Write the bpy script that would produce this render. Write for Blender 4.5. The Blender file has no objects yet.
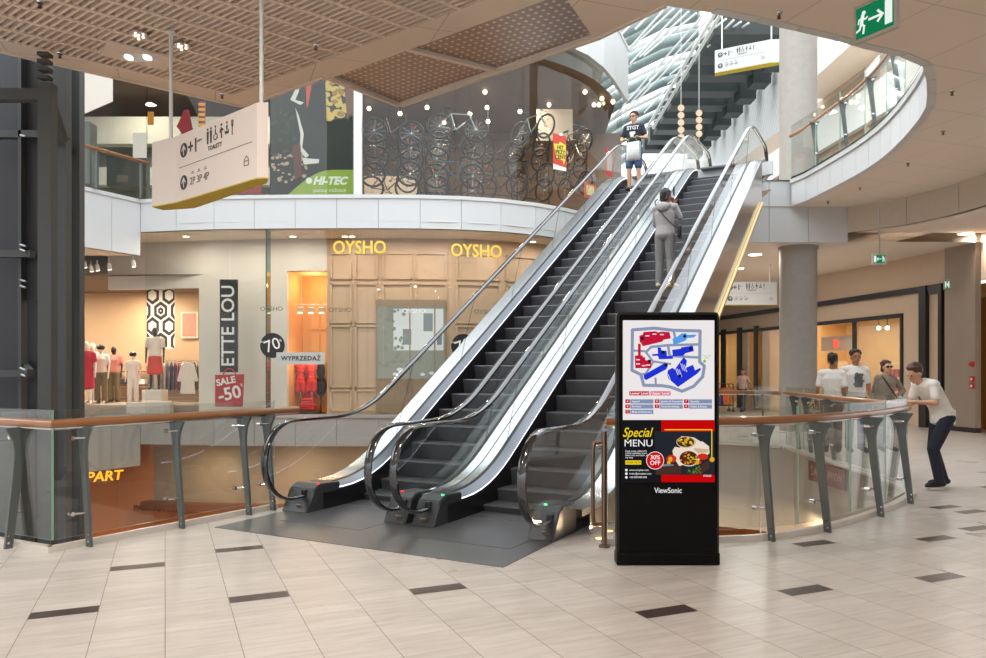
import bpy, bmesh, math, random
from mathutils import Vector, Matrix, Quaternion
from mathutils.geometry import tessellate_polygon
random.seed(7)
S = bpy.context.scene
COL = S.collection
PI = math.pi
V = Vector

# ------------------------------------------------------------------ camera
F, CX, HZ, EYE = 760.0, 493.0, 369.0, 1.6
cd = bpy.data.cameras.new('camera'); cam = bpy.data.objects.new('camera', cd); COL.objects.link(cam)
cam.location = (0, 0, EYE); cam.rotation_euler = (PI/2, 0, 0)
cd.sensor_width = 36; cd.lens = F/986*36; cd.shift_y = (HZ-329)/986; cd.clip_end = 300
S.camera = cam

def at(px, py, Y): return V(((px-CX)/F*Y, Y, EYE-(py-HZ)/F*Y))
def onz(px, py, z): return at(px, py, (z-EYE)*F/(HZ-py))
# escalator axes: u runs forward along the flight, v runs across to the right
SU, CU = math.sin(math.radians(28.2)), math.cos(math.radians(28.2))
def W(u, v, z=0): return V((SU*u+CU*v, CU*u-SU*v, z))
ESC_ROT = math.atan2(CU, SU)

# ------------------------------------------------------------------ materials
MATS = {}
def nt(name):
    m = bpy.data.materials.new(name); m.use_nodes = True
    t = m.node_tree; t.nodes.clear()
    o = t.nodes.new('ShaderNodeOutputMaterial')
    return m, t, o
def lin(c):
    return tuple(((x/255)/12.92 if x/255 <= .04045 else ((x/255+.055)/1.055)**2.4) for x in c[:3])+(1,)
def mat(name, rgb, rough=.5, metal=0, var=.06, scale=8, emit=0, spec=.5, bump=0, coat=0):
    """principled with a little procedural colour noise; rgb in sRGB 0..255"""
    if name in MATS: return MATS[name]
    m, t, o = nt(name); n = t.nodes; l = t.links
    b = n.new('ShaderNodeBsdfPrincipled'); l.new(b.outputs[0], o.inputs[0])
    c = lin(rgb)
    tc = n.new('ShaderNodeTexCoord'); nz = n.new('ShaderNodeTexNoise'); nz.inputs['Scale'].default_value = scale
    nz.inputs['Detail'].default_value = 4
    l.new(tc.outputs['Object'], nz.inputs['Vector'])
    mx = n.new('ShaderNodeMix'); mx.data_type = 'RGBA'
    mx.inputs[6].default_value = tuple(x*(1-var) for x in c[:3])+(1,)
    mx.inputs[7].default_value = tuple(min(1, x*(1+var)) for x in c[:3])+(1,)
    l.new(nz.outputs['Fac'], mx.inputs[0]); l.new(mx.outputs[2], b.inputs['Base Color'])
    b.inputs['Roughness'].default_value = rough; b.inputs['Metallic'].default_value = metal
    b.inputs['Specular IOR Level'].default_value = spec
    if coat: b.inputs['Coat Weight'].default_value = coat
    if emit:
        b.inputs['Emission Color'].default_value = c; b.inputs['Emission Strength'].default_value = emit
    if bump:
        bp = n.new('ShaderNodeBump'); bp.inputs['Strength'].default_value = bump; bp.inputs['Distance'].default_value = .01
        l.new(nz.outputs['Fac'], bp.inputs['Height']); l.new(bp.outputs[0], b.inputs['Normal'])
    MATS[name] = m; return m
def glass(name, tint=(235, 245, 240), refl=1.0, rough=0.0):
    if name in MATS: return MATS[name]
    m, t, o = nt(name); n = t.nodes; l = t.links
    tr = n.new('ShaderNodeBsdfTransparent'); tr.inputs[0].default_value = lin(tint)
    gl = n.new('ShaderNodeBsdfGlossy'); gl.inputs['Roughness'].default_value = rough
    gl.inputs[0].default_value = (1, 1, 1, 1)
    fr = n.new('ShaderNodeLayerWeight'); fr.inputs[0].default_value = .5
    pw = n.new('ShaderNodeMath'); pw.operation = 'POWER'; pw.inputs[1].default_value = 5
    mu = n.new('ShaderNodeMath'); mu.operation = 'MULTIPLY_ADD'; mu.inputs[1].default_value = .9*refl; mu.inputs[2].default_value = .05*refl; mu.use_clamp = True
    mx = n.new('ShaderNodeMixShader')
    l.new(fr.outputs['Facing'], pw.inputs[0]); l.new(pw.outputs[0], mu.inputs[0]); l.new(mu.outputs[0], mx.inputs[0]); l.new(tr.outputs[0], mx.inputs[1]); l.new(gl.outputs[0], mx.inputs[2])
    l.new(mx.outputs[0], o.inputs[0]); MATS[name] = m; return m
def emis(name, rgb, s=1.0):
    if name in MATS: return MATS[name]
    m, t, o = nt(name); e = t.nodes.new('ShaderNodeEmission'); e.inputs[0].default_value = lin(rgb); e.inputs[1].default_value = s
    t.links.new(e.outputs[0], o.inputs[0]); MATS[name] = m; return m

# ------------------------------------------------------------------ mesh helpers
def link(name, me, parent=None):
    o = bpy.data.objects.new(name, me); COL.objects.link(o)
    if parent is not None: o.parent = parent
    return o
def obj(name, bm, ms, parent=None, smooth=False, loc=None):
    me = bpy.data.meshes.new(name); bmesh.ops.recalc_face_normals(bm, faces=bm.faces[:]); bm.to_mesh(me); bm.free()
    for m in (ms if isinstance(ms, (list, tuple)) else [ms]): me.materials.append(m)
    if smooth:
        for p in me.polygons: p.use_smooth = True
        if smooth == 'auto':
            try: me.set_sharp_from_angle(angle=.7)
            except Exception: pass
    o = link(name, me, parent)
    if loc is not None: o.location = loc
    return o
def tag(o, label, cat, group=None, kind=None):
    o['label'] = label; o['category'] = cat
    if group: o['group'] = group
    if kind: o['kind'] = kind
    return o
def thing(name, label, cat, loc=(0, 0, 0), rz=0, group=None):
    o = bpy.data.objects.new(name, None); o.empty_display_size = .1; COL.objects.link(o)
    o.location = loc; o.rotation_euler = (0, 0, rz); return tag(o, label, cat, group)
def struct(name, bm, ms, parent=None, label=None, cat=None, smooth=False):
    o = obj(name, bm, ms, parent, smooth)
    if parent is None:
        o['kind'] = 'structure'; o['label'] = label or name.replace('_', ' '); o['category'] = cat or name.split('_')[0]
    return o
def children(o): return [c for c in o.children]
def copy_tree(o, parent=None):
    c = o.copy(); COL.objects.link(c); c.parent = parent
    for ch in children(o): copy_tree(ch, c)
    return c
def B(): return bmesh.new()
def setm(fs, mi):
    for f in fs: f.material_index = mi
def box(bm, c, s, R=None, mi=0, bev=0):
    r = bmesh.ops.create_cube(bm, size=1); vs = r['verts']
    M = Matrix.Translation(V(c)) @ (R.to_4x4() if R is not None else Matrix()) @ Matrix.Diagonal((s[0], s[1], s[2], 1))
    bmesh.ops.transform(bm, matrix=M, verts=vs)
    fs = set(f for v in vs for f in v.link_faces); setm(fs, mi)
    if bev:
        es = set(e for v in vs for e in v.link_edges)
        bmesh.ops.bevel(bm, geom=list(es), offset=bev, segments=2, affect='EDGES', profile=.5)
def Rz(a): return Matrix.Rotation(a, 3, 'Z')
def cyl(bm, p0, p1, r0, r1=None, seg=12, mi=0, caps=True):
    p0, p1 = V(p0), V(p1); d = p1-p0; L = d.length
    if L < 1e-6: return
    r1 = r0 if r1 is None else r1
    M = Matrix.Translation((p0+p1)/2) @ V((0, 0, 1)).rotation_difference(d).to_matrix().to_4x4()
    r = bmesh.ops.create_cone(bm, cap_ends=caps, segments=seg, radius1=r0, radius2=r1, depth=L, matrix=M)
    setm(set(f for v in r['verts'] for f in v.link_faces), mi)
def ball(bm, c, r, R=None, seg=14, mi=0):
    if not isinstance(r, (tuple, list)): r = (r, r, r)
    M = Matrix.Translation(V(c)) @ (R.to_4x4() if R is not None else Matrix()) @ Matrix.Diagonal((r[0], r[1], r[2], 1))
    q = bmesh.ops.create_uvsphere(bm, u_segments=seg, v_segments=max(6, seg*2//3), radius=1, matrix=M)
    setm(set(f for v in q['verts'] for f in v.link_faces), mi)
def cap(bm, p0, p1, r0, r1=None, seg=12, mi=0):
    r1 = r0 if r1 is None else r1
    cyl(bm, p0, p1, r0, r1, seg, mi); ball(bm, p0, r0, seg=seg, mi=mi); ball(bm, p1, r1, seg=seg, mi=mi)
def tube(bm, pts, r, seg=8, mi=0, closed=False):
    pts = [V(p) for p in pts]; n = len(pts); rings = []
    t0 = (pts[1]-pts[0]).normalized(); up = V((0, 0, 1)) if abs(t0.z) < .9 else V((1, 0, 0))
    N = (up-t0*up.dot(t0)).normalized()
    for i in range(n):
        if closed: t = (pts[(i+1) % n]-pts[i-1]).normalized()
        else: t = (pts[min(i+1, n-1)]-pts[max(i-1, 0)]).normalized()
        N = (N-t*N.dot(t)).normalized(); Bn = t.cross(N)
        rr = r[i] if isinstance(r, (list, tuple)) else r
        rings.append([bm.verts.new(pts[i]+rr*(math.cos(a)*N+math.sin(a)*Bn)) for a in [2*PI*k/seg for k in range(seg)]])
    for i in range(n if closed else n-1):
        a, b = rings[i], rings[(i+1) % n]
        for k in range(seg):
            f = bm.faces.new((a[k], a[(k+1) % seg], b[(k+1) % seg], b[k])); f.material_index = mi
    if not closed:
        for rg in (rings[0], rings[-1]):
            f = bm.faces.new(rg); f.material_index = mi
def prism(bm, pts, ext, mi=0):
    """polygon pts (3D) extruded by vector ext"""
    ext = V(ext); a = [bm.verts.new(V(p)) for p in pts]; b = [bm.verts.new(V(p)+ext) for p in pts]
    n = len(pts); fs = [bm.faces.new(a), bm.faces.new(b[::-1])]
    for i in range(n): fs.append(bm.faces.new((a[i], b[i], b[(i+1) % n], a[(i+1) % n])))
    setm(fs, mi)
def quad(bm, a, b, c, d, mi=0):
    f = bm.faces.new([bm.verts.new(V(p)) for p in (a, b, c, d)]); f.material_index = mi; return f
def ngon(bm, pts, mi=0):
    f = bm.faces.new([bm.verts.new(V(p)) for p in pts]); f.material_index = mi; return f
def poly_holes(bm, loops, z, mi=0):
    """triangulated polygon with holes at height z; loops of (x, y)"""
    L = [[V((p[0], p[1], 0)) for p in lp] for lp in loops]
    flat = [p for lp in L for p in lp]; vs = [bm.verts.new((p.x, p.y, z)) for p in flat]
    for t in tessellate_polygon(L):
        try: f = bm.faces.new([vs[i] for i in t]); f.material_index = mi
        except ValueError: pass
def smooth_line(pts, per=6):
    pts = [V(p) for p in pts]; out = []; n = len(pts)
    for i in range(n-1):
        p0, p1, p2, p3 = pts[max(i-1, 0)], pts[i], pts[i+1], pts[min(i+2, n-1)]
        for k in range(per):
            t = k/per
            out.append(.5*((2*p1)+(-p0+p2)*t+(2*p0-5*p1+4*p2-p3)*t*t+(-p0+3*p1-3*p2+p3)*t**3))
    out.append(pts[-1].copy()); return out
def resample(pts, step):
    pts = [V(p) for p in pts]; out = [pts[0].copy()]; acc = 0
    L = sum((pts[i+1]-pts[i]).length for i in range(len(pts)-1)); n = max(1, round(L/step)); st = L/n
    need = st
    for i in range(len(pts)-1):
        d = (pts[i+1]-pts[i]).length
        while acc+d >= need-1e-9 and len(out) < n:
            out.append(pts[i].lerp(pts[i+1], (need-acc)/d)); need += st
        acc += d
    out.append(pts[-1].copy()); return out
def offset(pts, d):
    """offset a plan polyline to its left by d"""
    out = []
    for i, p in enumerate(pts):
        t = (pts[min(i+1, len(pts)-1)]-pts[max(i-1, 0)]); t = V((t.x, t.y, 0)).normalized()
        out.append(V((p.x-t.y*d, p.y+t.x*d, p.z)))
    return out
def ribbon(bm, pts, z0, z1, th=.06, gap=0, mi=0, side=1):
    """upright panels along a plan polyline, th thick to its left (side=1)"""
    for i in range(len(pts)-1):
        a, b = V(pts[i]), V(pts[i+1]); a.z = b.z = 0; d = (b-a); L = d.length
        if L < 1e-4: continue
        d.normalize(); nrm = V((-d.y, d.x, 0))*th*side
        a2, b2 = a+d*gap/2, b-d*gap/2
        prism(bm, [a2+V((0, 0, z0)), b2+V((0, 0, z0)), b2+V((0, 0, z1)), a2+V((0, 0, z1))], nrm, mi)
def strip(bm, A, Bp, mi=0):
    a = [bm.verts.new(V(p)) for p in A]; b = [bm.verts.new(V(p)) for p in Bp]
    for i in range(len(a)-1):
        f = bm.faces.new((a[i], a[i+1], b[i+1], b[i])); f.material_index = mi
def frame(origin, xdir, ydir):
    x = V(xdir).normalized(); y = V(ydir); y = (y-x*y.dot(x)).normalized(); z = x.cross(y)
    M = Matrix((x, y, z)).transposed().to_4x4(); M.translation = V(origin); return M
def text(bm, s, size, M, ext=.002, align='CENTER', shear=0, mi=0, bold=0, sx=1, valign='CENTER', spacing=1):
    """text geometry, lying in the XY plane of matrix M, appended to bm"""
    c = bpy.data.curves.new('t', 'FONT'); c.body = s; c.size = size; c.align_x = align; c.align_y = valign
    c.extrude = ext; c.shear = shear; c.offset = bold; c.resolution_u = 3; c.space_character = spacing
    o = bpy.data.objects.new('t', c); COL.objects.link(o)
    me = bpy.data.meshes.new_from_object(o)
    me.transform(M @ Matrix.Diagonal((sx, 1, 1, 1)))
    n0 = len(bm.faces); bm.from_mesh(me); bm.faces.ensure_lookup_table()
    for f in bm.faces[n0:]: f.material_index = mi
    bpy.data.objects.remove(o); bpy.data.curves.remove(c); bpy.data.meshes.remove(me)
def flat(bm, M, pts, z=0, th=.002, mi=0):
    """flat shape in the XY plane of M given by 2D pts, th thick"""
    P = [M @ V((p[0], p[1], z)) for p in pts]; prism(bm, P, (M.to_3x3() @ V((0, 0, th))), mi)
def rect(x0, y0, x1, y1): return [(x0, y0), (x1, y0), (x1, y1), (x0, y1)]
def disc(cx, cy, r, n=24, ry=None): return [(cx+r*math.cos(2*PI*k/n), cy+(ry or r)*math.sin(2*PI*k/n)) for k in range(n)]
def fatline(pts, w):
    out = []
    for i in range(len(pts)-1):
        a, b = V((*pts[i], 0)), V((*pts[i+1], 0)); d = (b-a).normalized(); n = V((-d.y, d.x, 0))*w/2; e = d*w/2
        out.append([(p.x, p.y) for p in (a-n-e, b-n+e, b+n+e, a+n-e)])
    return out
def remesh(bm, vox, smooth=3):
    me = bpy.data.meshes.new('r'); bm.to_mesh(me); bm.free()
    o = link('r', me); m = o.modifiers.new('r', 'REMESH'); m.mode = 'VOXEL'; m.voxel_size = vox
    s = o.modifiers.new('s', 'SMOOTH'); s.factor = .5; s.iterations = smooth
    bpy.context.view_layer.update(); dg = bpy.context.evaluated_depsgraph_get()
    r = bpy.data.meshes.new_from_object(o.evaluated_get(dg)); bpy.data.objects.remove(o); bpy.data.meshes.remove(me)
    for p in r.polygons: p.use_smooth = True
    return r
def rmobj(name, bm, m, parent, vox, smooth=3):
    me = remesh(bm, vox, smooth); me.name = name; me.materials.clear(); me.materials.append(m); return link(name, me, parent)
def area(name, loc, size, power, col=(1, .85, .65), rot=(0, 0, 0), shape='DISK', sy=None):
    l = bpy.data.lights.new(name, 'AREA'); l.energy = power; l.color = col; l.shape = shape; l.size = size
    if sy: l.shape = 'RECTANGLE'; l.size_y = sy
    o = bpy.data.objects.new(name, l); COL.objects.link(o); o.location = loc; o.rotation_euler = rot; return o
def point(name, loc, power, col=(1, .8, .55), r=.15):
    l = bpy.data.lights.new(name, 'POINT'); l.energy = power; l.color = col; l.shadow_soft_size = r
    o = bpy.data.objects.new(name, l); COL.objects.link(o); o.location = loc; return o

# shared materials
STEEL = mat('brushed_steel', (215, 218, 222), .22, 1, .05)
CHROME = mat('chrome', (225, 225, 228), .1, 1, .03)
RUBBER = mat('black_rubber', (66, 67, 71), .12, .75, .05, coat=1, spec=1)
DARK = mat('dark_metal', (60, 63, 66), .45, .3)
BLACK = mat('black_satin', (18, 18, 19), .35)
WHITE = mat('white_panel', (228, 230, 228), .35, 0, .03, 3)
CREAM = mat('cream_plaster', (222, 214, 198), .7, 0, .03, 3)
BEIGE = mat('beige_ceiling', (230, 218, 206), .75, 0, .03, 3)
WOOD = mat('varnished_wood', (160, 108, 70), .28, 0, .14, 5, coat=.4)
GREYPOST = mat('grey_painted_steel', (98, 104, 104), .42, .2, .05)
GLASS = glass('clear_glass', (246, 249, 248))
GREENGLASS = glass('green_tinted_glass', (200, 220, 208))
# ================================================================== PEOPLE (built first, while the scene is small)
SKIN = mat('skin', (205, 158, 130), .5, 0, .05, 30)
SKIN2 = mat('skin_tan', (160, 112, 84), .5, 0, .05, 30)
def stand():
    J = {}
    for s, n in ((-1, 'L'), (1, 'R')):
        J['hip'+n] = V((.09*s, 0, .92)); J['knee'+n] = V((.10*s, .015, .49)); J['ank'+n] = V((.105*s, -.02, .085)); J['toe'+n] = V((.125*s, .15, .035))
        J['sh'+n] = V((.168*s, -.01, 1.405)); J['el'+n] = V((.225*s, -.03, 1.15)); J['wr'+n] = V((.235*s, .04, .90)); J['fi'+n] = V((.225*s, .07, .75))
    J['pel'] = V((0, 0, .95)); J['wai'] = V((0, .005, 1.10)); J['che'] = V((0, 0, 1.32)); J['nec'] = V((0, -.01, 1.47)); J['hea'] = V((0, .02, 1.625))
    J['face'] = V((0, 1, 0)); return J
def torso(bm, J, k=0, lo='pel', n=9, top=1.0):
    lat = (J['shR']-J['shL']).normalized()
    pts = [J['pel'], J['wai'], J['che'], J['nec']-V((0, 0, .05))]
    rad = [(.165, .112), (.145, .098), (.178, .112), (.13, .075)]
    i0 = {'pel': 0, 'wai': 1}[lo]
    for i in range(i0, 3):
        for q in range(n):
            t = q/(n-1); c = pts[i].lerp(pts[i+1], t); ax = (pts[i+1]-pts[i]).normalized()
            x = (lat-ax*lat.dot(ax)).normalized(); y = ax.cross(x)
            R = Matrix((x, y, ax)).transposed()
            rx = rad[i][0]*(1-t)+rad[i+1][0]*t+k; ry = rad[i][1]*(1-t)+rad[i+1][1]*t+k
            ball(bm, c, (rx, ry, .07), R, 14)
    for s in 'LR':
        cap(bm, J['che'].lerp(J['nec'], .75), J['sh'+s], .06+k*.8, .055+k)
def hand(bm, wr, fi, curl, side):
    d = (fi-wr).normalized(); a = V((0, 0, 1)) if abs(d.z) < .7 else V((0, 1, 0))
    x = d.cross(a).normalized(); n = x.cross(d)
    pc = wr+d*.05
    R = Matrix((x, d, n)).transposed(); ball(bm, pc, (.042, .055, .02), R)
    for i, L in enumerate((.062, .074, .07, .052)):
        b = wr+d*.085+x*(.03-.02*i); m = b+(d*math.cos(curl)+n*-math.sin(curl))*L*.55; e = m+(d*math.cos(curl*2)-n*math.sin(curl*2))*L*.5
        cap(bm, b, m, .0098, .009, 8); cap(bm, m, e, .009, .008, 8)
    b = wr+d*.03+x*.036*side; m = b+(d*.6+x*.75*side).normalized()*.04; cap(bm, b, m, .013, .011, 8); cap(bm, m, m+(d*.9+x*.2*side).normalized()*.032, .011, .009, 8)
def person(label, loc, rz, J, height, skin, top, bottom, shoes, hair, hairm, sleeve=.6, legs=1.0, sole=None, vox=.013, curl=.5, long_top=0, cat='person', group=None):
    root = thing('person', label, cat, V(loc)+V((0, 0, .012)), rz, group); root.scale = (height/1.75,)*3
    bm = B(); torso(bm, J)
    for s, sg in (('L', -1), ('R', 1)):
        cap(bm, J['hip'+s], J['knee'+s], .082, .055); cap(bm, J['knee'+s], J['ank'+s], .055, .038)
        calf = J['knee'+s].lerp(J['ank'+s], .3); ball(bm, calf+V((0, -.012, 0)), (.055, .058, .09))
        cap(bm, J['ank'+s]-V((0, 0, .025)), J['toe'+s], .034, .028)
        cap(bm, J['sh'+s], J['el'+s], .052, .040); cap(bm, J['el'+s], J['wr'+s], .040, .028)
        hand(bm, J['wr'+s], J['fi'+s], curl, -sg)
    cap(bm, J['nec']-V((0, 0, .04)), J['hea']-V((0, 0, .06)), .056, .052)
    h, f = J['hea'], J['face'].normalized(); r = f.cross(V((0, 0, 1))).normalized(); u = r.cross(f)
    R = Matrix((r, f, u)).transposed()
    ball(bm, h+u*.025-f*.01, (.076, .094, .098), R, 16); ball(bm, h-u*.05+f*.015, (.058, .07, .066), R, 16)   # skull, jaw
    ball(bm, h-u*.095+f*.062, (.024, .02, .018), R)                                            # chin
    cap(bm, h+u*.012+f*.084, h-u*.022+f*.104, .010, .015, 8)                                  # nose
    ball(bm, h-u*.058+f*.08, (.024, .011, .011), R)                                          # mouth
    ball(bm, h+u*.028+f*.078, (.05, .012, .012), R)                                          # brow
    for sg in (-1, 1): ball(bm, h-u*.005+r*.08*sg-f*.005, (.012, .022, .034), R)             # ears
    rmobj('body', bm, skin, root, vox*.8, 2)
    EY = mat('eye_dark', (35, 25, 22), .2)
    for sg in (-1, 1):
        b = B(); ball(b, h+u*.010+r*.032*sg+f*.082, (.011, .007, .007), R, 8); obj('eye', b, EY, root, True)
    b = B(); ball(b, h-u*.058+f*.0885, (.02, .005, .006), R, 8); obj('mouth', b, mat('lips', (150, 85, 78), .5), root, True)
    # hair
    b = B()
    ball(b, h+u*.052-f*.03, (.091, .098, .092), R, 16); ball(b, h+u*.105+f*.03, (.06, .045, .03), R)
    for k in range(26):
        a = random.uniform(0, 2*PI); e = random.uniform(.15, 1.3)
        q = h+u*(.05+.085*math.sin(e))+r*(.082*math.cos(e)*math.cos(a))+f*(-.03+.09*math.cos(e)*math.sin(a))
        if (q-h).dot(f) > .02 and (q-h).dot(u) < .09: continue
        ball(b, q, random.uniform(.02, .03), seg=8)
    if hair in ('bob', 'long'):
        for sg in (-1, 1): cap(b, h+u*.03+r*.07*sg-f*.02, h-u*.06+r*.075*sg-f*.03, .035, .03)
        cap(b, h+u*.0-f*.075, h-u*.07-f*.06, .055, .05)
    else:
        cap(b, h+u*.0-f*.07, h-u*.045-f*.065, .045, .03)
    if hair != 'none': rmobj('hair', b, hairm, root, vox*.8, 1)
    else: b.free()
    # shirt
    b = B(); torso(b, J, .018, 'pel')
    if long_top:
        for k in range(5): ball(b, J['pel']+V((0, 0, .06-(long_top+.08)*k/4)), (.184, .138, .05))
    for s in 'LR':
        e = J['sh'+s].lerp(J['el'+s], min(1, sleeve)); cap(b, J['sh'+s], e, .062, .06 if sleeve < 1 else .054)
        if sleeve > 1: cap(b, e, J['el'+s].lerp(J['wr'+s], min(.97, sleeve-1)), .056, .043)
    rmobj('shirt', b, top, root, vox, 3)
    # trousers
    b = B(); ball(b, J['pel']-V((0, 0, .02)), (.176, .13, .11))
    for s in 'LR':
        cap(b, J['hip'+s], J['knee'+s] if legs > .5 else J['hip'+s].lerp(J['knee'+s], legs*2), .1, .078 if legs > .5 else .088)
        if legs > .5: cap(b, J['knee'+s], J['knee'+s].lerp(J['ank'+s], (legs-.5)*2), .076, .062)
    rmobj('trousers' if legs > .7 else 'shorts', b, bottom, root, vox, 2)
    for s in 'LR':
        b = B(); a, t = J['ank'+s], J['toe'+s]; cap(b, a-V((0, 0, .02)), t, .048, .044); ball(b, a+(a-t)*.25-V((0, 0, .035)), (.045, .05, .042))
        q = rmobj('shoe', b, shoes, root, .011, 2)
        lo = min(v.co.z for v in q.data.vertices)
        if sole:
            b = B(); d = (t-a); d.z = 0; d.normalize(); x = V((d.y, -d.x, 0)); c = (a+t)/2; c.z = lo+.012
            flat(b, frame(c, x, d), [(.05*math.cos(k*PI/10)*1.0, .15*math.sin(k*PI/10)) for k in range(20)], 0, .014); obj('shoe_sole', b, sole, q)
    return root
DENIM = mat('blue_denim', (72, 96, 128), .8, 0, .2, 40); NAVY = mat('navy_cotton', (30, 36, 50), .8, 0, .15, 20)
WTEE = mat('white_cotton', (232, 230, 226), .85, 0, .05, 15, bump=.3); GREYF = mat('grey_fleece', (165, 163, 165), .9, 0, .08, 25, bump=.4); GREYT = mat('grey_trousers', (128, 128, 128), .85, 0, .1, 25)
HAIRD = mat('dark_hair', (38, 28, 24), .5, 0, .3, 60); HAIRB = mat('brown_hair', (72, 52, 38), .5, 0, .3, 60); REDHAIR = mat('auburn_hair', (74, 36, 32), .5, 0, .3, 60)
DTROUS = mat('dark_trousers', (44, 46, 54), .8, 0, .15, 20); SHOEB = mat('black_shoe', (28, 28, 30), .5); SHOEW = mat('pale_canvas_shoe', (215, 200, 175), .7)
def uz(u):  # height of the step nosing line
    def Rm(x, w=.55): return 0 if x < -w else (x if x > w else (x+w)**2/(4*w))
    return .609*(Rm(u-7.61)-Rm(u-17.46))
STEP_DU = 9.85/29
def step_top(u):  # the flat tread a person at u stands on
    k = math.ceil((u-7.61)/STEP_DU-.5); return uz(7.61+k*STEP_DU)

# --- man on the left escalator, facing down
J = stand()
J['elL'] = V((-.27, .0, 1.16)); J['wrL'] = V((-.16, .20, 1.12)); J['fiL'] = V((-.06, .27, 1.14))
J['elR'] = V((.27, .0, 1.15)); J['wrR'] = V((.19, .20, 1.08)); J['fiR'] = V((.08, .28, 1.10))
J['face'] = V((.35, 1, -.05)); J['kneeR'] = V((.10, .04, .49))
u0, v0 = 16.62, -5.30
p = person('man in navy T-shirt and denim shorts riding down the left escalator with white tote bag', W(u0, v0, step_top(u0)+.005), ESC_ROT+PI/2+.12, J, 1.80, SKIN, NAVY, DENIM, SHOEB, 'short', HAIRD, .62, .42)
b = B(); text(b, 'STGT', .11, frame((0, .135, 1.36), (-1, 0, 0), (0, 0, 1)), .004, bold=.003); flat(b, frame((.05, .128, 1.28), (-1, 0, 0), (0, 0, 1)), rect(-.02, -.06, .1, .0), 0, .012)
obj('shirt_print', b, mat('white_print', (225, 228, 230), .8), p)
GLS = mat('spectacle_frame', (25, 25, 28), .3)
def spectacles(p, J, mtl):
    b = B(); h, f = J['hea'], J['face'].normalized(); r = f.cross(V((0, 0, 1))).normalized(); u = r.cross(f)
    for sg in (-1, 1):
        tube(b, [h+u*.010+f*.098+r*(.034*sg+.026*math.cos(a))+u*.02*math.sin(a) for a in [2*PI*k/12 for k in range(12)]], .004, 5, closed=True)
        cyl(b, h+u*.014+f*.095+r*.06*sg, h+u*.014-f*.0+r*.08*sg, .004, seg=6)
    return obj('glasses', b, mtl, p)
spectacles(p, J, GLS)
b = B(); cyl(b, (-.02, .33, 1.10), (-.02, .33, 1.21), .034, .042, 16); c_ = obj('paper_cup', b, mat('white_paper_cup', (235, 230, 225), .6)); c_.matrix_world = Matrix.Translation(p.location) @ Rz(p.rotation_euler.z).to_4x4() @ Matrix.Scale(1.80/1.75, 4)
tag(c_, 'white paper cup in the hands of the man in the navy T-shirt', 'cup')
bag = thing('tote_bag', 'white tote bag hanging from the forearm of the man in shorts', 'bag', p.location, p.rotation_euler.z); bag.scale = p.scale
b = B(); prism(b, [(-.20, .26, .62), (.11, .26, .60), (.10, .26, 1.0), (-.19, .26, 1.02)], (0, .06, 0)); bmesh.ops.bevel(b, geom=b.edges[:], offset=.02, segments=2, affect='EDGES')
obj('bag_body', b, mat('white_plastic_bag', (226, 226, 224), .45, 0, .08, 12), bag, True)
for y in (.265, .315):
    b = B(); tube(b, [(-.12, y, 1.0), (-.10, y, 1.07), (.0, .27, 1.13), (.06, y, 1.07), (.08, y, 1.0)], .008, 6); obj('bag_handle', b, mat('green_bag_handle', (70, 150, 70), .6), bag)
b = B(); text(b, 'boutique', .05, frame((-.055, .322, .82), (-1, 0, 0), (0, 0, 1)), .001); obj('bag_print', b, mat('pale_green_print', (150, 180, 150), .7), bag)

# --- person in grey hoodie on the right escalator, back to us, on the phone
J = stand()
J['elR'] = V((.235, .10, 1.25)); J['wrR'] = V((.14, .13, 1.49)); J['fiR'] = V((.09, .09, 1.61)); J['shR'] = V((.16, -.01, 1.42)); J['shL'] = V((-.16, -.01, 1.42)); J['face'] = V((.55, .8, -.1)); J['hea'] = V((.01, .03, 1.62))
J['elL'] = V((-.22, .10, 1.17)); J['wrL'] = V((-.10, .22, 1.05)); J['fiL'] = V((.0, .26, 1.03)); J['ankR'] = V((.13, -.06, .085)); J['toeR'] = V((.2, .1, .035))
u0, v0 = 12.3, -3.40
p = person('person in grey hoodie and grey trousers phoning on the right escalator, seen from behind', W(u0, v0, step_top(u0)+.005), ESC_ROT-PI/2-.1, J, 1.63, SKIN2, GREYF, GREYT, SHOEW, 'bob', HAIRD, 1.95)
b = B(); ball(b, (-.0, -.12, 1.42), (.12, .07, .09)); tube(b, [(-.1, .02, 1.46), (-.11, -.09, 1.45), (0, -.15, 1.46), (.11, -.09, 1.45), (.1, .02, 1.46)], .035, 8); rmobj('hood', b, GREYF, p, .013)
b = B(); box(b, (.125, .075, 1.60), (.018, .075, .14), Rz(.2), bev=.006); q = obj('mobile_phone', b, mat('phone_black', (20, 20, 22), .25)); q.matrix_world = Matrix.Translation(p.location) @ Rz(p.rotation_euler.z).to_4x4()
tag(q, 'black mobile phone held to the ear of the person in grey hoodie', 'phone')
bag = thing('shoulder_bag', 'small black shoulder bag at the hip of the person in grey hoodie', 'bag', p.location, p.rotation_euler.z)
b = B(); box(b, (.27, -.05, .90), (.07, .2, .2), Rz(.3), bev=.025); obj('pouch', b, mat('black_leather', (24, 24, 26), .4), bag, True)
b = B(); tube(b, smooth_line([(-.13, .0, 1.48), (-.14, -.08, 1.42), (-.05, -.145, 1.28), (.08, -.15, 1.12), (.2, -.11, .99), (.26, -.06, .97)], 4), .011, 6); obj('strap', b, MATS['black_leather'], bag)

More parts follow.
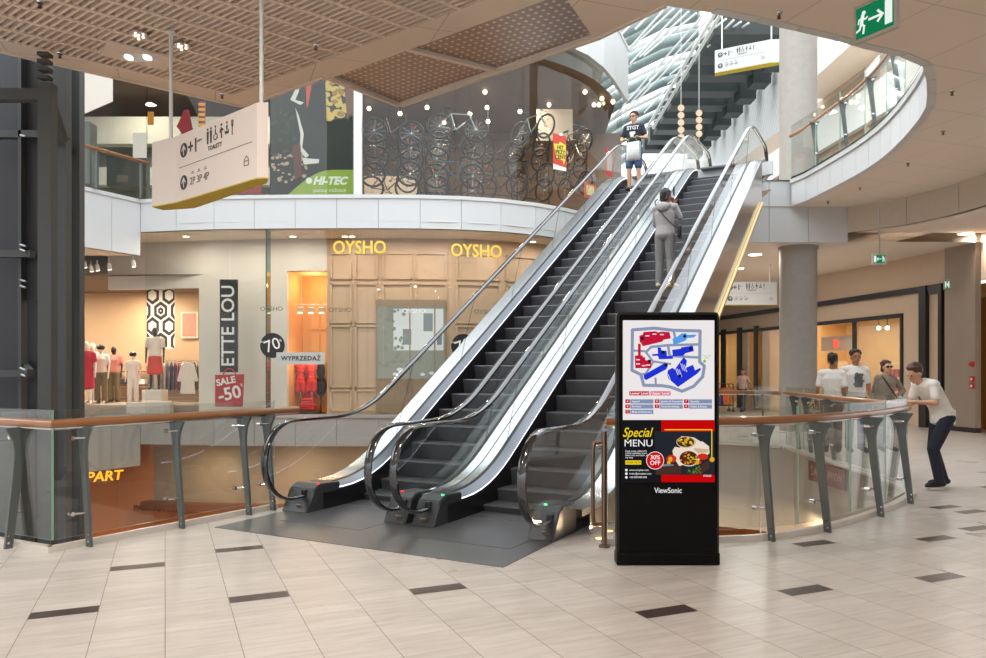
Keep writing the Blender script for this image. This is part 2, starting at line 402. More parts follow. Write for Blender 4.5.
# --- boy leaning on the right balustrade, facing left
J = stand()
J['pel'] = V((0, -.06, .95)); J['wai'] = V((0, -.01, 1.08)); J['che'] = V((0, .13, 1.28)); J['nec'] = V((0, .23, 1.41)); J['hea'] = V((.0, .34, 1.50)); J['face'] = V((-.1, 1, -.45))
for s, n in ((-1, 'L'), (1, 'R')):
    J['hip'+n] = V((.09*s, -.06, .92)); J['sh'+n] = V((.17*s, .19, 1.36)); J['el'+n] = V((.24*s, .22, 1.13)); J['wr'+n] = V((.08*s, .40, 1.135)); J['fi'+n] = V((-.07*s, .42, 1.14))
J['kneeL'] = V((-.10, .15, .52)); J['ankL'] = V((-.10, .06, .085)); J['toeL'] = V((-.11, .23, .035)); J['kneeR'] = V((.10, .0, .49)); J['ankR'] = V((.10, -.15, .085)); J['toeR'] = V((.12, .02, .035))
BOY = person('boy in white T-shirt and dark jeans leaning on the wooden rail with bowed head', (5.95, 10.15, .012), PI/2+.12, J, 1.76, SKIN, WTEE, mat('dark_jeans', (34, 40, 56), .8, 0, .2, 30), SHOEB, 'short', HAIRB, .7, 1.0, sole=mat('white_sole', (225, 225, 222), .6), long_top=.07)

# --- three people at the shop window beyond the balustrade
J = stand(); J['hea'] = V((.02, .0, 1.625)); J['wrL'] = V((-.24, .12, .93)); J['fiL'] = V((-.2, .2, .80)); J['face'] = V((.3, 1, -.2))
person('man in white T-shirt and dark trousers seen from behind beside the round column', (5.95+.42, 14.3, .005), -.25, J, 1.86, SKIN2, WTEE, DTROUS, SHOEB, 'short', HAIRD, .75)
J = stand()
q = person('man in printed white T-shirt and jeans facing the camera by the shop window', (6.96, 14.6, .005), PI-.1, J, 1.95, SKIN2, mat('white_printed_tee', (226, 224, 220), .85, 0, .06, 12), DENIM, SHOEB, 'short', HAIRD, .75)
b = B(); flat(b, frame((0, .137, 1.22), (-1, 0, 0), (0, 0, 1)), rect(-.06, -.11, .07, .12), 0, .005)
for k in range(16): flat(b, frame((random.uniform(-.05, .09), .139, random.uniform(1.12, 1.31)), (-1, 0, 0), (0, 0, 1)), rect(0, 0, random.uniform(.03, .07), random.uniform(.02, .06)), 0, .004)
obj('shirt_print', b, mat('charcoal_print', (104, 104, 108), .8, 0, .6, 30), q)
J = stand(); J['elL'] = V((-.38, -.04, 1.17)); J['wrL'] = V((-.20, .06, 1.05)); J['fiL'] = V((-.12, .14, 1.02)); J['shR'] = V((.16, -.01, 1.41)); J['shL'] = V((-.16, -.01, 1.41))
q = person('woman in grey cardigan and sunglasses with a hand on her hip', (7.60, 14.7, .005), PI+.1, J, 1.74, SKIN, mat('taupe_cardigan', (136, 124, 112), .85, 0, .1, 20), DTROUS, SHOEB, 'bob', REDHAIR, 1.9)
b = B(); h, f = J['hea'], J['face']
for sg in (-1, 1): ball(b, h+V((.036*sg, .098, .010)), (.032, .012, .024), seg=10)
obj('sunglasses', b, mat('black_lens', (18, 18, 20), .15), q, True)
b = B(); tube(b, smooth_line([(.12, .06, 1.46), (.10, .13, 1.38), (0, .15, 1.22), (-.12, .145, 1.05), (-.2, .08, .95)], 4), .014, 6); obj('bag_strap', b, mat('dark_strap', (45, 40, 42), .6), q)
# --- distant walker
J = stand(); J['kneeL'] = V((-.1, .2, .50)); J['ankL'] = V((-.1, .22, .1)); J['toeL'] = V((-.1, .37, .06)); J['ankR'] = V((.1, -.22, .12)); J['toeR'] = V((.1, -.08, .035)); J['elL'] = V((-.3, .02, 1.17)); J['wrL'] = V((-.42, .16, 1.05)); J['fiL'] = V((-.48, .26, 1.0))
person('distant person in pale pink shirt and dark trousers walking past the shop windows', (9.2, 28, .005), PI-.6, J, 1.58, SKIN2, mat('dusty_pink_cotton', (176, 148, 138), .85), DTROUS, SHOEB, 'short', HAIRD, .7)
# ================================================================== PLAN LINES
C0 = V((-3.86, 6.6, 0)); C1 = W(6.53, -6.30); CL = V((-9.0, 9.2, 0))
RC = smooth_line([(1.04, 6.90, 0), (2.09, 7.0, 0), (2.62, 7.13, 0), (3.3, 7.52, 0), (4.2, 8.3, 0), (4.93, 9.07, 0), (5.42, 9.8, 0), (5.66, 11, 0), (5.82, 13.4, 0), (5.92, 15.2, 0)], 6)
FAR = [V((5.92, 15.2, 0)), V((5.6, 15.75, 0)), V((3.0, 17.2, 0)), V((3.4, 24.5, 0))]
OY = smooth_line([(-9.95, 21.45, 0), (-8.1, 21.05, 0), (-6.3, 20.9, 0), (-4.54, 20.85, 0), (-2.6, 20.85, 0), (-1.05, 21.0, 0), (.76, 21.6, 0), (2.6, 23.0, 0), (3.7, 24.6, 0), (4.9, 27.5, 0)], 6)   # storefront curve, left to right
LW = [V((-13.6, 14.2, 0)), V((-9.95, 21.45, 0))]
xy = lambda ps: [(p.x, p.y) for p in ps]
hole0 = [CL, C0, C1, W(7.62, -6.30), W(7.62, -2.52), W(6.62, -2.36)] + RC + FAR[1:] + OY[::-1] + [V((-13.6, 14.2, 0)), V((-13.6, 11.4, 0))]
outer = [(-30, -9), (20, -9), (20, 60), (-30, 60)]

# ------------------------------------------------------------------ floor
def floor_material():
    m, t, o = nt('travertine_tiles'); n, l = t.nodes, t.links
    b = n.new('ShaderNodeBsdfPrincipled'); l.new(b.outputs[0], o.inputs[0])
    tc = n.new('ShaderNodeTexCoord'); mp = n.new('ShaderNodeMapping'); mp.vector_type = 'TEXTURE'
    mp.inputs['Rotation'].default_value = (0, 0, math.atan2(.396, .918)); l.new(tc.outputs['Object'], mp.inputs[0])
    ad = n.new('ShaderNodeVectorMath'); ad.inputs[1].default_value = (0, -5.549+.155*36-.0775, 0); l.new(mp.outputs[0], ad.inputs[0])
    br = n.new('ShaderNodeTexBrick'); br.offset = 0; br.inputs['Scale'].default_value = 1
    br.inputs['Brick Width'].default_value = .405; br.inputs['Row Height'].default_value = .155; br.inputs['Mortar Size'].default_value = .0016
    br.inputs['Color1'].default_value = lin((214, 207, 201)); br.inputs['Color2'].default_value = lin((203, 195, 188)); br.inputs['Mortar'].default_value = lin((172, 163, 154)); br.inputs['Bias'].default_value = 0
    l.new(ad.outputs[0], br.inputs[0])
    st = n.new('ShaderNodeMapping'); st.inputs['Scale'].default_value = (1.2, 9, 1); l.new(ad.outputs[0], st.inputs[0])
    nz = n.new('ShaderNodeTexNoise'); nz.inputs['Scale'].default_value = 2.2; nz.inputs['Detail'].default_value = 8; nz.inputs['Roughness'].default_value = .65; l.new(st.outputs[0], nz.inputs[0])
    nz2 = n.new('ShaderNodeTexNoise'); nz2.inputs['Scale'].default_value = .9; nz2.inputs['Detail'].default_value = 3; l.new(tc.outputs['Object'], nz2.inputs[0])
    r1 = n.new('ShaderNodeMapRange'); r1.inputs['From Min'].default_value = .3; r1.inputs['From Max'].default_value = .7; r1.inputs['To Min'].default_value = .84; r1.inputs['To Max'].default_value = 1.1; l.new(nz.outputs['Fac'], r1.inputs[0])
    mu = n.new('ShaderNodeVectorMath'); mu.operation = 'SCALE'; l.new(br.outputs['Color'], mu.inputs[0]); l.new(r1.outputs[0], mu.inputs['Scale'])
    # long joints of the 0.405 m courses read darker
    sp = n.new('ShaderNodeSeparateXYZ'); l.new(ad.outputs[0], sp.inputs[0])
    md = n.new('ShaderNodeMath'); md.operation = 'PINGPONG'; md.inputs[1].default_value = .2025; l.new(sp.outputs[0], md.inputs[0])
    lt = n.new('ShaderNodeMath'); lt.operation = 'LESS_THAN'; lt.inputs[1].default_value = .0024; l.new(md.outputs[0], lt.inputs[0])
    mx = n.new('ShaderNodeMix'); mx.data_type = 'RGBA'; mx.inputs[7].default_value = lin((128, 118, 110)); l.new(lt.outputs[0], mx.inputs[0]); l.new(mu.outputs[0], mx.inputs[6])
    l.new(mx.outputs[2], b.inputs['Base Color'])
    r2 = n.new('ShaderNodeMapRange'); r2.inputs['To Min'].default_value = .20; r2.inputs['To Max'].default_value = .42; l.new(nz2.outputs['Fac'], r2.inputs[0]); l.new(r2.outputs[0], b.inputs['Roughness'])
    return m
E1, E2 = V((-.396, .918, 0)), V((.918, .396, 0))
bm = B(); poly_holes(bm, [outer, xy(hole0)], 0)
INLAY = mat('dark_granite_inlay', (78, 64, 62), .3, 0, .35, 120)
for px, py in [(60, 616), (133, 567), (237, 549), (258, 597), (440, 591), (661, 612), (803, 594), (922, 578), (921, 538), (804, 543), (945, 508), (974, 530), (985, 511), (979, 487)]:
    p = onz(px, py, 0); a, b_ = p.dot(E1), p.dot(E2)
    a = 5.549+.155*round((a-5.549)/.155); b_ = .405*(math.floor(b_/.405)+.5); c = E1*a+E2*b_
    for sx_, sy_ in (((.197, .074),)):
        pass
    quad(bm, *[c+E2*(x*.199)+E1*(y*.0735)+V((0, 0, .0012)) for x, y in ((-1, -1), (1, -1), (1, 1), (-1, 1))], mi=1)
floor = struct('floor', bm, [floor_material(), INLAY], label='pale travertine tiled concourse floor with dark inlaid tiles', cat='floor')
PLATE = mat('dark_ribbed_plate', (112, 114, 117), .3, .35, .16, 30)
bm = B(); q = [W(5.43, -6.10), W(5.43, -2.82), W(7.6, -2.82), W(7.6, -6.10)]; prism(bm, [p+V((0, 0, .001)) for p in q], (0, 0, .004))
struct('landing_plate', bm, PLATE, floor)
bm = B(); poly_holes(bm, [outer, xy(hole0)], -.5)
struct('ceiling_lower', bm, mat('lower_ceiling', (190, 150, 110), .8), label='ceiling of the storey below around the void')
bm = B(); quad(bm, (-30, 0, -5.6), (20, 0, -5.6), (20, 50, -5.6), (-30, 50, -5.6))
struct('floor_lower', bm, mat('lower_floor_stone', (190, 160, 128), .25, 0, .15, 2), label='stone floor of the storey below', cat='floor')

# ------------------------------------------------------------------ slab edges (fascias)
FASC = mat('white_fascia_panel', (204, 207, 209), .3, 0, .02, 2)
def fascia(name, line, z0, z1, step, label, m=FASC, lip=True, side=1):
    bm = B(); pts = resample(line, step) if step else line
    ribbon(bm, pts, z0, z1, .12, .012, 0, side)
    ribbon(bm, offset(pts, .02*side), z0+.03, z1-.03, .07, 0, 1, side)
    if lip:
        o2 = offset(pts, -.04*side); ribbon(bm, o2, z1-.10, z1, .16, 0, 0, side)
    return struct(name, bm, [m, mat('fascia_joint', (120, 122, 122), .7)], label=label, cat='fascia')
fascia('trim_1', OY, 5.46, 6.38, 1.15, 'curved white panelled edge of the upper floor above the gold-lettered shopfront')
fascia('trim_2', LW, 4.80, 6.38, .95, 'tall white panelled edge of the upper floor at the left corner')
fascia('trim_3', OY, -.52, .36, 1.15, 'curved white panelled floor edge under the gold-lettered shopfront', mat('pale_grey_fascia', (156, 153, 148), .4, 0, .03, 2))  # white panels coloured greyer for the shade they stand in
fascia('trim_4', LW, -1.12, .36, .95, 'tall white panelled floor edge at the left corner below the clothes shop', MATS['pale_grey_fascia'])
gp = mat('grey_fascia_panel', (170, 164, 156), .45, 0, .03, 2)
fascia('trim_5', RC[36:]+FAR[1:], -1.75, -.01, 1.0, 'grey panelled edge of the far side of the right void', gp, False, side=-1)
fascia('trim_6', RC, -.6, -.02, 0, 'edge of the concourse floor under the right balustrade', gp, False, side=-1)
fascia('trim_7', [CL, C0, C1], -.6, -.02, 0, 'edge of the concourse floor under the left balustrade', gp, False, side=-1)

# ------------------------------------------------------------------ upper floor slab: ceiling seen from below
ZC = 5.65
def c_(px, py): p = onz(px, py, ZC); return V((p.x, p.y, 0))
K = c_(243, 107); A0 = c_(0, 52); D1 = (K-A0).normalized(); P1 = c_(325, 78); P2 = c_(400, 107); P3 = c_(600, 38.5); P4 = c_(667, 6)
OVAL = smooth_line([P4, c_(723, 15), c_(816, 35), c_(883, 53.5), c_(920, 62), c_(927, 97), c_(920, 117), c_(890, 150.6), c_(857, 174), c_(807, 200)], 6)
LAND = [V((7.38, 18.9, 0)), V((6.45, 18.9, 0)), W(18.1, -2.55), W(18.1, -6.45), V((3.9, 22.0, 0))]
OYU = [p for p in OY if p.x < 4.2]
hole1 = [K-D1*16, K, P1, P2, P3] + OVAL + LAND + OYU[::-1] + [V((-13.6, 14.2, 0)), V((-19, 8, 0))]
SX0, SX1 = K.x-9.5, K.x  # slat field
def panel_material(name, rgb, sx, sy, rot, w=.006, dots=None, rough=.7, metal=0, line=.62):
    m, t, o = nt(name); n, l = t.nodes, t.links
    b = n.new('ShaderNodeBsdfPrincipled'); l.new(b.outputs[0], o.inputs[0]); b.inputs['Roughness'].default_value = rough; b.inputs['Metallic'].default_value = metal
    tc = n.new('ShaderNodeTexCoord'); mp = n.new('ShaderNodeMapping'); mp.vector_type = 'TEXTURE'; mp.inputs['Rotation'].default_value = (0, 0, rot); l.new(tc.outputs['Object'], mp.inputs[0])
    sp = n.new('ShaderNodeSeparateXYZ'); l.new(mp.outputs[0], sp.inputs[0]); ds = []
    for i, s in ((0, sx), (1, sy)):
        p = n.new('ShaderNodeMath'); p.operation = 'PINGPONG'; p.inputs[1].default_value = s/2; l.new(sp.outputs[i], p.inputs[0]); ds.append(p)
    if dots:
        q = n.new('ShaderNodeCombineXYZ'); l.new(ds[0].outputs[0], q.inputs[0]); l.new(ds[1].outputs[0], q.inputs[1])
        ln = n.new('ShaderNodeVectorMath'); ln.operation = 'LENGTH'; l.new(q.outputs[0], ln.inputs[0]); src = ln.outputs['Value']
        lt = n.new('ShaderNodeMath'); lt.operation = 'LESS_THAN'; lt.inputs[1].default_value = dots; l.new(src, lt.inputs[0])
        c2 = lin((232, 214, 196))
    else:
        mn = n.new('ShaderNodeMath'); mn.operation = 'MINIMUM'; l.new(ds[0].outputs[0], mn.inputs[0]); l.new(ds[1].outputs[0], mn.inputs[1])
        lt = n.new('ShaderNodeMath'); lt.operation = 'LESS_THAN'; lt.inputs[1].default_value = w; l.new(mn.outputs[0], lt.inputs[0])
        c2 = tuple(x*line for x in lin(rgb)[:3])+(1,)
    nz = n.new('ShaderNodeTexNoise'); nz.inputs['Scale'].default_value = 1.5; l.new(tc.outputs['Object'], nz.inputs[0])
    m0 = n.new('ShaderNodeMix'); m0.data_type = 'RGBA'; c = lin(rgb); m0.inputs[6].default_value = tuple(x*.95 for x in c[:3])+(1,); m0.inputs[7].default_value = c; l.new(nz.outputs[0], m0.inputs[0])
    mx = n.new('ShaderNodeMix'); mx.data_type = 'RGBA'; mx.inputs[7].default_value = c2; l.new(m0.outputs[2], mx.inputs[6]); l.new(lt.outputs[0], mx.inputs[0]); l.new(mx.outputs[2], b.inputs['Base Color'])
    return m
PANEL = panel_material('beige_ceiling_panels', (230, 218, 204), 1.25, 1.25, .35)
D2 = (P1-K).normalized(); RET = 3.2
# slat field: hole in the ceiling plate, filled with fins
Nin = V((D1.y, -D1.x, 0)); 
b0 = .28                                     # width of the plain border
def inn(a, b):  # K-based coordinates: a back along the left edge, b along the right edge
    return K-D1*a+D2*b
sl = [inn(.42, .42), inn(9.0, .42), inn(9.0, 5.2), inn(.42, 5.2)]
perf = [P1+D2*.10+(P2-P1)*.04, P2+(P3-P2)*.01-(P2-P1)*.04, P3+(P2-P3)*.015-(P2-P1)*.05, P1+D2*3.9+(P2-P1)*.0]
bm = B(); poly_holes(bm, [outer, xy(hole1), xy(sl), xy(perf)], ZC)
ceiling = struct('ceiling', bm, PANEL, label='beige panelled ceiling under the upper floor with a curved opening', cat='ceiling')
bm = B(); poly_holes(bm, [outer, xy(hole1)], 6.3)
struct('floor_upper', bm, mat('upper_floor_stone', (200, 192, 180), .35), label='floor of the upper storey around the opening', cat='floor')
SLAT = mat('taupe_slat', (232, 216, 202), .6, 0, .05, 4); SLATBACK = mat('slat_plenum', (150, 132, 120), .9)
bm = B()
n = 100
for i in range(n+1):          # fine fins, parallel to the right edge
    a = .42+8.58*i/n; p, q = inn(a, .42), inn(a, 5.2); d = (q-p).normalized(); m_ = (p+q)/2
    box(bm, (m_.x, m_.y, ZC+.035), ((q-p).length, .03, .06), Rz(math.atan2(d.y, d.x)))
for i in range(13):           # carrier strips, parallel to the left edge
    b_ = .42+4.78*i/12; p, q = inn(.42, b_), inn(9.0, b_); d = (q-p).normalized(); m_ = (p+q)/2
    box(bm, (m_.x, m_.y, ZC+.012), ((q-p).length, .05, .03), Rz(math.atan2(d.y, d.x)))
struct('slat_grille', bm, SLAT, ceiling)
bm = B(); ngon(bm, [p+V((0, 0, ZC+.16)) for p in sl])
for i in range(4):
    p, q = sl[i], sl[(i+1) % 4]; quad(bm, p+V((0, 0, ZC)), q+V((0, 0, ZC)), q+V((0, 0, ZC+.16)), p+V((0, 0, ZC+.16)))
struct('slat_backing', bm, SLATBACK, ceiling)
PERF = panel_material('perforated_metal', (168, 150, 138), .105, .105, math.atan2(D2.y, D2.x), dots=.022, rough=.38, metal=.55)
bm = B(); ngon(bm, [p+V((0, 0, ZC+.05)) for p in perf])
for i in range(4):
    p, q = perf[i], perf[(i+1) % 4]; quad(bm, p+V((0, 0, ZC)), q+V((0, 0, ZC)), q+V((0, 0, ZC+.05)), p+V((0, 0, ZC+.05)), 1)
pj = perf[3].lerp(perf[0], .62), perf[2].lerp(perf[1], .45)
d = (pj[1]-pj[0]); box(bm, (pj[0]+pj[1])/2+V((0, 0, ZC+.025)), (d.length, .07, .05), Rz(math.atan2(d.y, d.x)), 1)
struct('perforated_soffit', bm, [PERF, BEIGE], ceiling)
# edges of the near slab
bm = B(); ribbon(bm, [K-D1*16, K, P1, P2, P3, P4], ZC-.02, 6.3, .05, 0, 0, -1); struct('trim_8', bm, BEIGE, label='beige edge of the near ceiling slab', cat='fascia')
fascia('trim_9', OVAL[5:]+[V((7.40, 18.85, 0))], ZC-.01, 6.30, .62, 'curved white panelled edge of the upper floor on the right', lip=True, side=-1)
bm = B(); ribbon(bm, offset(OVAL[5:]+[V((7.40, 18.85, 0))], .02), 6.30, 6.36, .1, 0, 0, -1); struct('trim_10', bm, BLACK, label='dark cap along the curved right upper floor edge', cat='fascia')
fascia('trim_11', resample([V((8.85, 18.95, 0)), V((5.9, 18.95, 0))], .93), 4.76, 6.28, 0, 'white panels under the upper landing behind the round column', lip=False, side=-1)
# landing edge at the head of the escalators
bm = B(); ribbon(bm, [V((6.45, 18.9, 0)), W(18.1, -2.55), W(18.1, -6.45), V((3.9, 22.0, 0))], 6.0, 6.3, .1, 0, 0, -1); struct('trim_12', bm, FASC, label='upper landing edge at the head of the escalators', cat='fascia')
# dropped ceilings farther back
BH = smooth_line([(8.83, 18.95, 0), (9.5, 18.25, 0), (9.95, 17.4, 0), (10.2, 16.2, 0), (10.2, 14.5, 0), (9.9, 11, 0)], 5)
fascia('trim_13', BH, 5.0, ZC, 1.4, 'curved bulkhead where the ceiling drops towards the right shops', mat('cream_bulkhead', (212, 202, 188), .5), False)
bm = B(); poly_holes(bm, [[(p.x, p.y) for p in BH]+[(16, 11), (16, 18.95)]], 5.0); struct('ceiling_right', bm, BEIGE, label='beige dropped ceiling before the right shops')
bm = B(); poly_holes(bm, [[(5.9, 18.95), (16, 18.95), (16, 50), (5.0, 50)]], 4.77); struct('ceiling_back', bm, BEIGE, label='beige ceiling under the upper landing')
bm = B(); poly_holes(bm, [[(-24, 60), (5, 60)]+[(p.x, p.y) for p in OYU[::-1]]+[(-9.95, 21.45), (-24, 21.45)]], 5.46); struct('ceiling_shop', bm, mat('shop_ceiling', (222, 208, 190), .7), label='pale ceiling inside the left shops')
bm = B(); poly_holes(bm, [[(-13.6, 14.2), (-9.95, 21.45), (-24, 21.5), (-24, 14.2)]], 4.80); struct('ceiling_left', bm, MATS['shop_ceiling'], label='ceiling of the left gallery')

# ------------------------------------------------------------------ round column
CONC = mat('fair_faced_concrete', (158, 154, 148), .6, 0, .12, 6, bump=.1)
bm = B(); cyl(bm, (7.93, 19.75, 0), (7.93, 19.75, 4.9), .46, seg=40); cyl(bm, (7.93, 19.75, 4.9), (7.93, 19.75, 18), .46, seg=40); cyl(bm, (7.93, 19.75, 4.70), (7.93, 19.75, 4.80), .49, seg=40)
struct('column', bm, CONC, label='round grey concrete column standing on the right gallery', cat='column', smooth='auto')

# ================================================================== ESCALATORS
def esc(label, off, seed):
    vc = off; root = thing('escalator', label, 'escalator', W(6.4, vc), ESC_ROT, 'pair of parallel escalators')
    L = lambda u, v, z: V((u-6.4, -v, z))        # v measured from the flight's own centre
    def run(u0, u1, f, step=.18):
        n = max(2, int((u1-u0)/step)); return [(u0+(u1-u0)*i/n, f(u0+(u1-u0)*i/n)) for i in range(n+1)]
    HR = 1.03; U0, U1 = 6.36, 19.25; NR = .43
    us = run(U0, U1, uz)
    hz = lambda u: uz(u)+HR
    dk = lambda u: uz(u)+.28
    for s in (-1, 1):
        v = .68*s
        # handrail: semicircle, run, semicircle
        path = [(U0-.02+NR*math.cos(a)*-1*1, HR-NR+NR*math.sin(a)) for a in [(-PI/2)+PI*k/14 for k in range(14)]]
        path = [(U0-NR*math.cos(a), HR-NR+NR*math.sin(a)) for a in [-PI/2+PI*k/14 for k in range(14)]]
        path = [(U0+.30, .20), (U0+.16, HR-2*NR+.01)]+path+[(u, hz(u)) for u, _ in us]
        zt = uz(U1)+HR
        path += [(U1+NR*math.cos(a), zt-NR+NR*math.sin(a)) for a in [PI/2-PI*k/14 for k in range(1, 15)]]+[(U1-.2, zt-2*NR)]
        sec = [(-.042, -.008), (-.04, .012), (-.022, .02), (.022, .02), (.04, .012), (.042, -.008), (.03, -.016), (-.03, -.016)]
        bm = B(); rings = []
        for i, (u, z) in enumerate(path):
            a, b_ = path[max(i-1, 0)], path[min(i+1, len(path)-1)]; t = V((b_[0]-a[0], 0, b_[1]-a[1])).normalized(); nn = V((-t.z, 0, t.x))
            rings.append([bm.verts.new(L(u, v, z)+V((0, q[0], 0))+nn*q[1]) for q in sec])
        for i in range(len(rings)-1):
            for k in range(8): bm.faces.new((rings[i][k], rings[i][(k+1) % 8], rings[i+1][(k+1) % 8], rings[i+1][k]))
        bm.faces.new(rings[0]); bm.faces.new(rings[-1]); obj('handrail', bm, RUBBER, root, 'auto')
        # rail carrier (chrome strip under the rubber)
        bm = B(); pc = [(u, z) for u, z in path[3:-2]]
        strip(bm, [L(u, v-.012, z-.02) for u, z in pc], [L(u, v+.012, z-.02) for u, z in pc]); obj('rail_carrier', bm, STEEL, root)
        # glass balustrade
        bm = B(); top, bot = [], []
        for k in range(1, 8):
            a = PI/2*k/7; top.append((U0-NR*math.cos(a)*.95, HR-NR+NR*math.sin(a)*.95)); bot.append((U0-NR*math.cos(a)*.95, HR-NR-NR*math.sin(a)*.95))
        for u, z in us[1:]: top.append((u, hz(u)-.03)); bot.append((u, dk(u) if u > 6.75 else HR-2*NR+(dk(6.75)-HR+2*NR)*(u-U0)/.39))
        for k in range(1, 8):
            a = PI/2*k/7; top.append((U1+NR*math.sin(a)*.95, zt-NR+NR*math.cos(a)*.95)); bot.append((U1+NR*math.sin(a)*.95, zt-NR-NR*math.cos(a)*.95))
        strip(bm, [L(u, v, z) for u, z in top], [L(u, v, z) for u, z in bot]); obj('glass_panel', bm, GLASS, root, True)
        # thin joints between panes
        for u in [8.3, 10.0, 11.7, 13.4, 15.1, 16.8]: bm = B(); cyl(bm, L(u, v, dk(u)), L(u+.42, v, hz(u+.42)-.02), .004, seg=5); obj('pane_joint', bm, DARK, root)
        # decking: outer and inner strips
        ds = run(6.7, 17.7, uz)
        bm = B(); vo = v+(.142 if (s > 0) == (off < -4.5) else .26)*s; va = v+.02*s
        strip(bm, [L(u, va, dk(u)) for u, z in ds], [L(u, vo, dk(u)-.005) for u, z in ds])
        strip(bm, [L(u, vo, dk(u)-.005) for u, z in ds], [L(u, vo, dk(u)-.07) for u, z in ds]); obj('outer_deck', bm, STEEL, root, 'auto')
        bm = B(); vb, vi = v-.02*s, .548*s
        strip(bm, [L(u, vb, dk(u)) for u, z in ds], [L(u, vi, dk(u)-.05) for u, z in ds]); obj('inner_deck', bm, mat('satin_steel', (128, 132, 139), .3, 1, .05), root, True)  # darker steel colour stands in for shade on the tilted deck
        bm = B(); strip(bm, [L(u, v-.02*s, dk(u)+.006) for u, z in ds], [L(u, v+.02*s, dk(u)+.006) for u, z in ds]); obj('glass_gasket', bm, BLACK, root, True)
        bm = B(); strip(bm, [L(u, vi, dk(u)-.05) for u, z in ds], [L(u, vi, dk(u)-.064) for u, z in ds]); obj('skirt_light', bm, emis('white_skirt_light', (232, 232, 255), 2.0), root)
        bm = B(); vk = .540*s
        strip(bm, [L(u, vi, dk(u)-.064) for u, z in ds], [L(u, vk, dk(u)-.09) for u, z in ds]); strip(bm, [L(u, vk, dk(u)-.09) for u, z in ds], [L(u, vk, uz(u)-.35) for u, z in ds]); obj('skirt_panel', bm, mat('black_skirt', (34, 34, 37), .3, .3), root, True)
        # outer cladding
        cs = run(6.9, 17.25, uz)
        bm = B(); strip(bm, [L(u, vo, dk(u)-.06) for u, z in cs], [L(u, vo, uz(u)-.62) for u, z in cs]); obj('side_cladding', bm, mat('polished_cladding', (205, 200, 195), .16, 1, .04), root, True)
        # newel pedestal
        bm = B(); x0 = v-.135-.05*(s > 0)-.10*(s < 0 and off < -4.5); x1 = v+.135-.05*(s > 0)-.0
        prof = [(6.42, 0), (6.50, .10), (6.56, .25), (6.66, .30), (7.0, .285), (7.0, 0)]
        prism(bm, [L(u, x0, z) for u, z in prof], V((0, -(x1-x0), 0))); bmesh.ops.bevel(bm, geom=bm.edges[:], offset=.012, segments=2, affect='EDGES'); ped = obj('newel_pedestal', bm, mat('charcoal_pedestal', (74, 76, 80), .35, .3), root)
        bm = B(); box(bm, L(6.60, v, .20), (.16, .075, .09), bev=.02); obj('handrail_inlet', bm, BLACK, ped)
        lc = (230, 30, 30) if off < -4.5 else (60, 220, 110)
        if s < 0 or off > -4.5 or True:
            bm = B(); cyl(bm, L(6.66, v-.10*s, .295), L(6.665, v-.10*s, .304), .016, seg=12); obj('signal_lamp', bm, emis('red_signal' if lc[0] > 200 else 'green_signal', lc, 3), ped)
        bm = B(); box(bm, L(6.452, v, .075), (.012, .075, .035), Matrix.Rotation(-.65, 3, 'Y')); obj('rating_plate', bm, mat('brass_plate', (190, 170, 140), .35, .7), ped)
    # underside
    bm = B(); cs = [(u, z) for u, z in run(7.6, 18.0, uz)]
    strip(bm, [L(u, -.82, uz(u)-.62) for u, z in cs], [L(u, .82, uz(u)-.62) for u, z in cs]); obj('truss_soffit', bm, mat('soffit_metal', (150, 140, 130), .4, .6), root, True)
    # steps
    TR = mat('step_tread', (92, 93, 97), .4, .45, .2, 30); 
    n0 = -1; proto = None
    for k in range(n0, 31):
        u = 7.61+k*STEP_DU; zt = uz(u); zb = uz(u-STEP_DU)
        # tread from the nosing at u-du/2 back to u+du/2, curved riser below the nosing
        prof = [(u+STEP_DU/2+.01, zt), (u-STEP_DU/2+.012, zt), (u-STEP_DU/2, zt-.012)]
        dz = zt-zb+.02
        if dz > .03: prof += [(u-STEP_DU/2+.010*math.sin(PI*q/6)+.035*(q/6)**2, zt-.012-dz*q/6) for q in range(1, 7)]
        prof += [(u+STEP_DU/2+.01, min(zt-.03, zb-.02))]
        bm = B(); prism(bm, [L(a, -.535, z) for a, z in prof], V((0, -1.07, 0))); obj('step', bm, TR, root, 'auto')
    for (a, b_, z, nm) in ((6.0, 7.12, .004, 'comb_plate'), (17.9, 20.0, 6.29, 'comb_plate')):
        bm = B(); x = .538; prism(bm, [L(a, -x, z-.03), L(b_, -x, z-.03), L(b_, -x, z+.004), L(a, -x, z+.004)], V((0, -2*x, 0))); obj(nm, bm, PLATE, root)
    return root
esc('left escalator of the pair, with red signal lamps, carrying a man with a white bag', -5.24, 1)
esc('right escalator of the pair, with green signal lamps, carrying a person in grey hoodie', -3.58, 2)

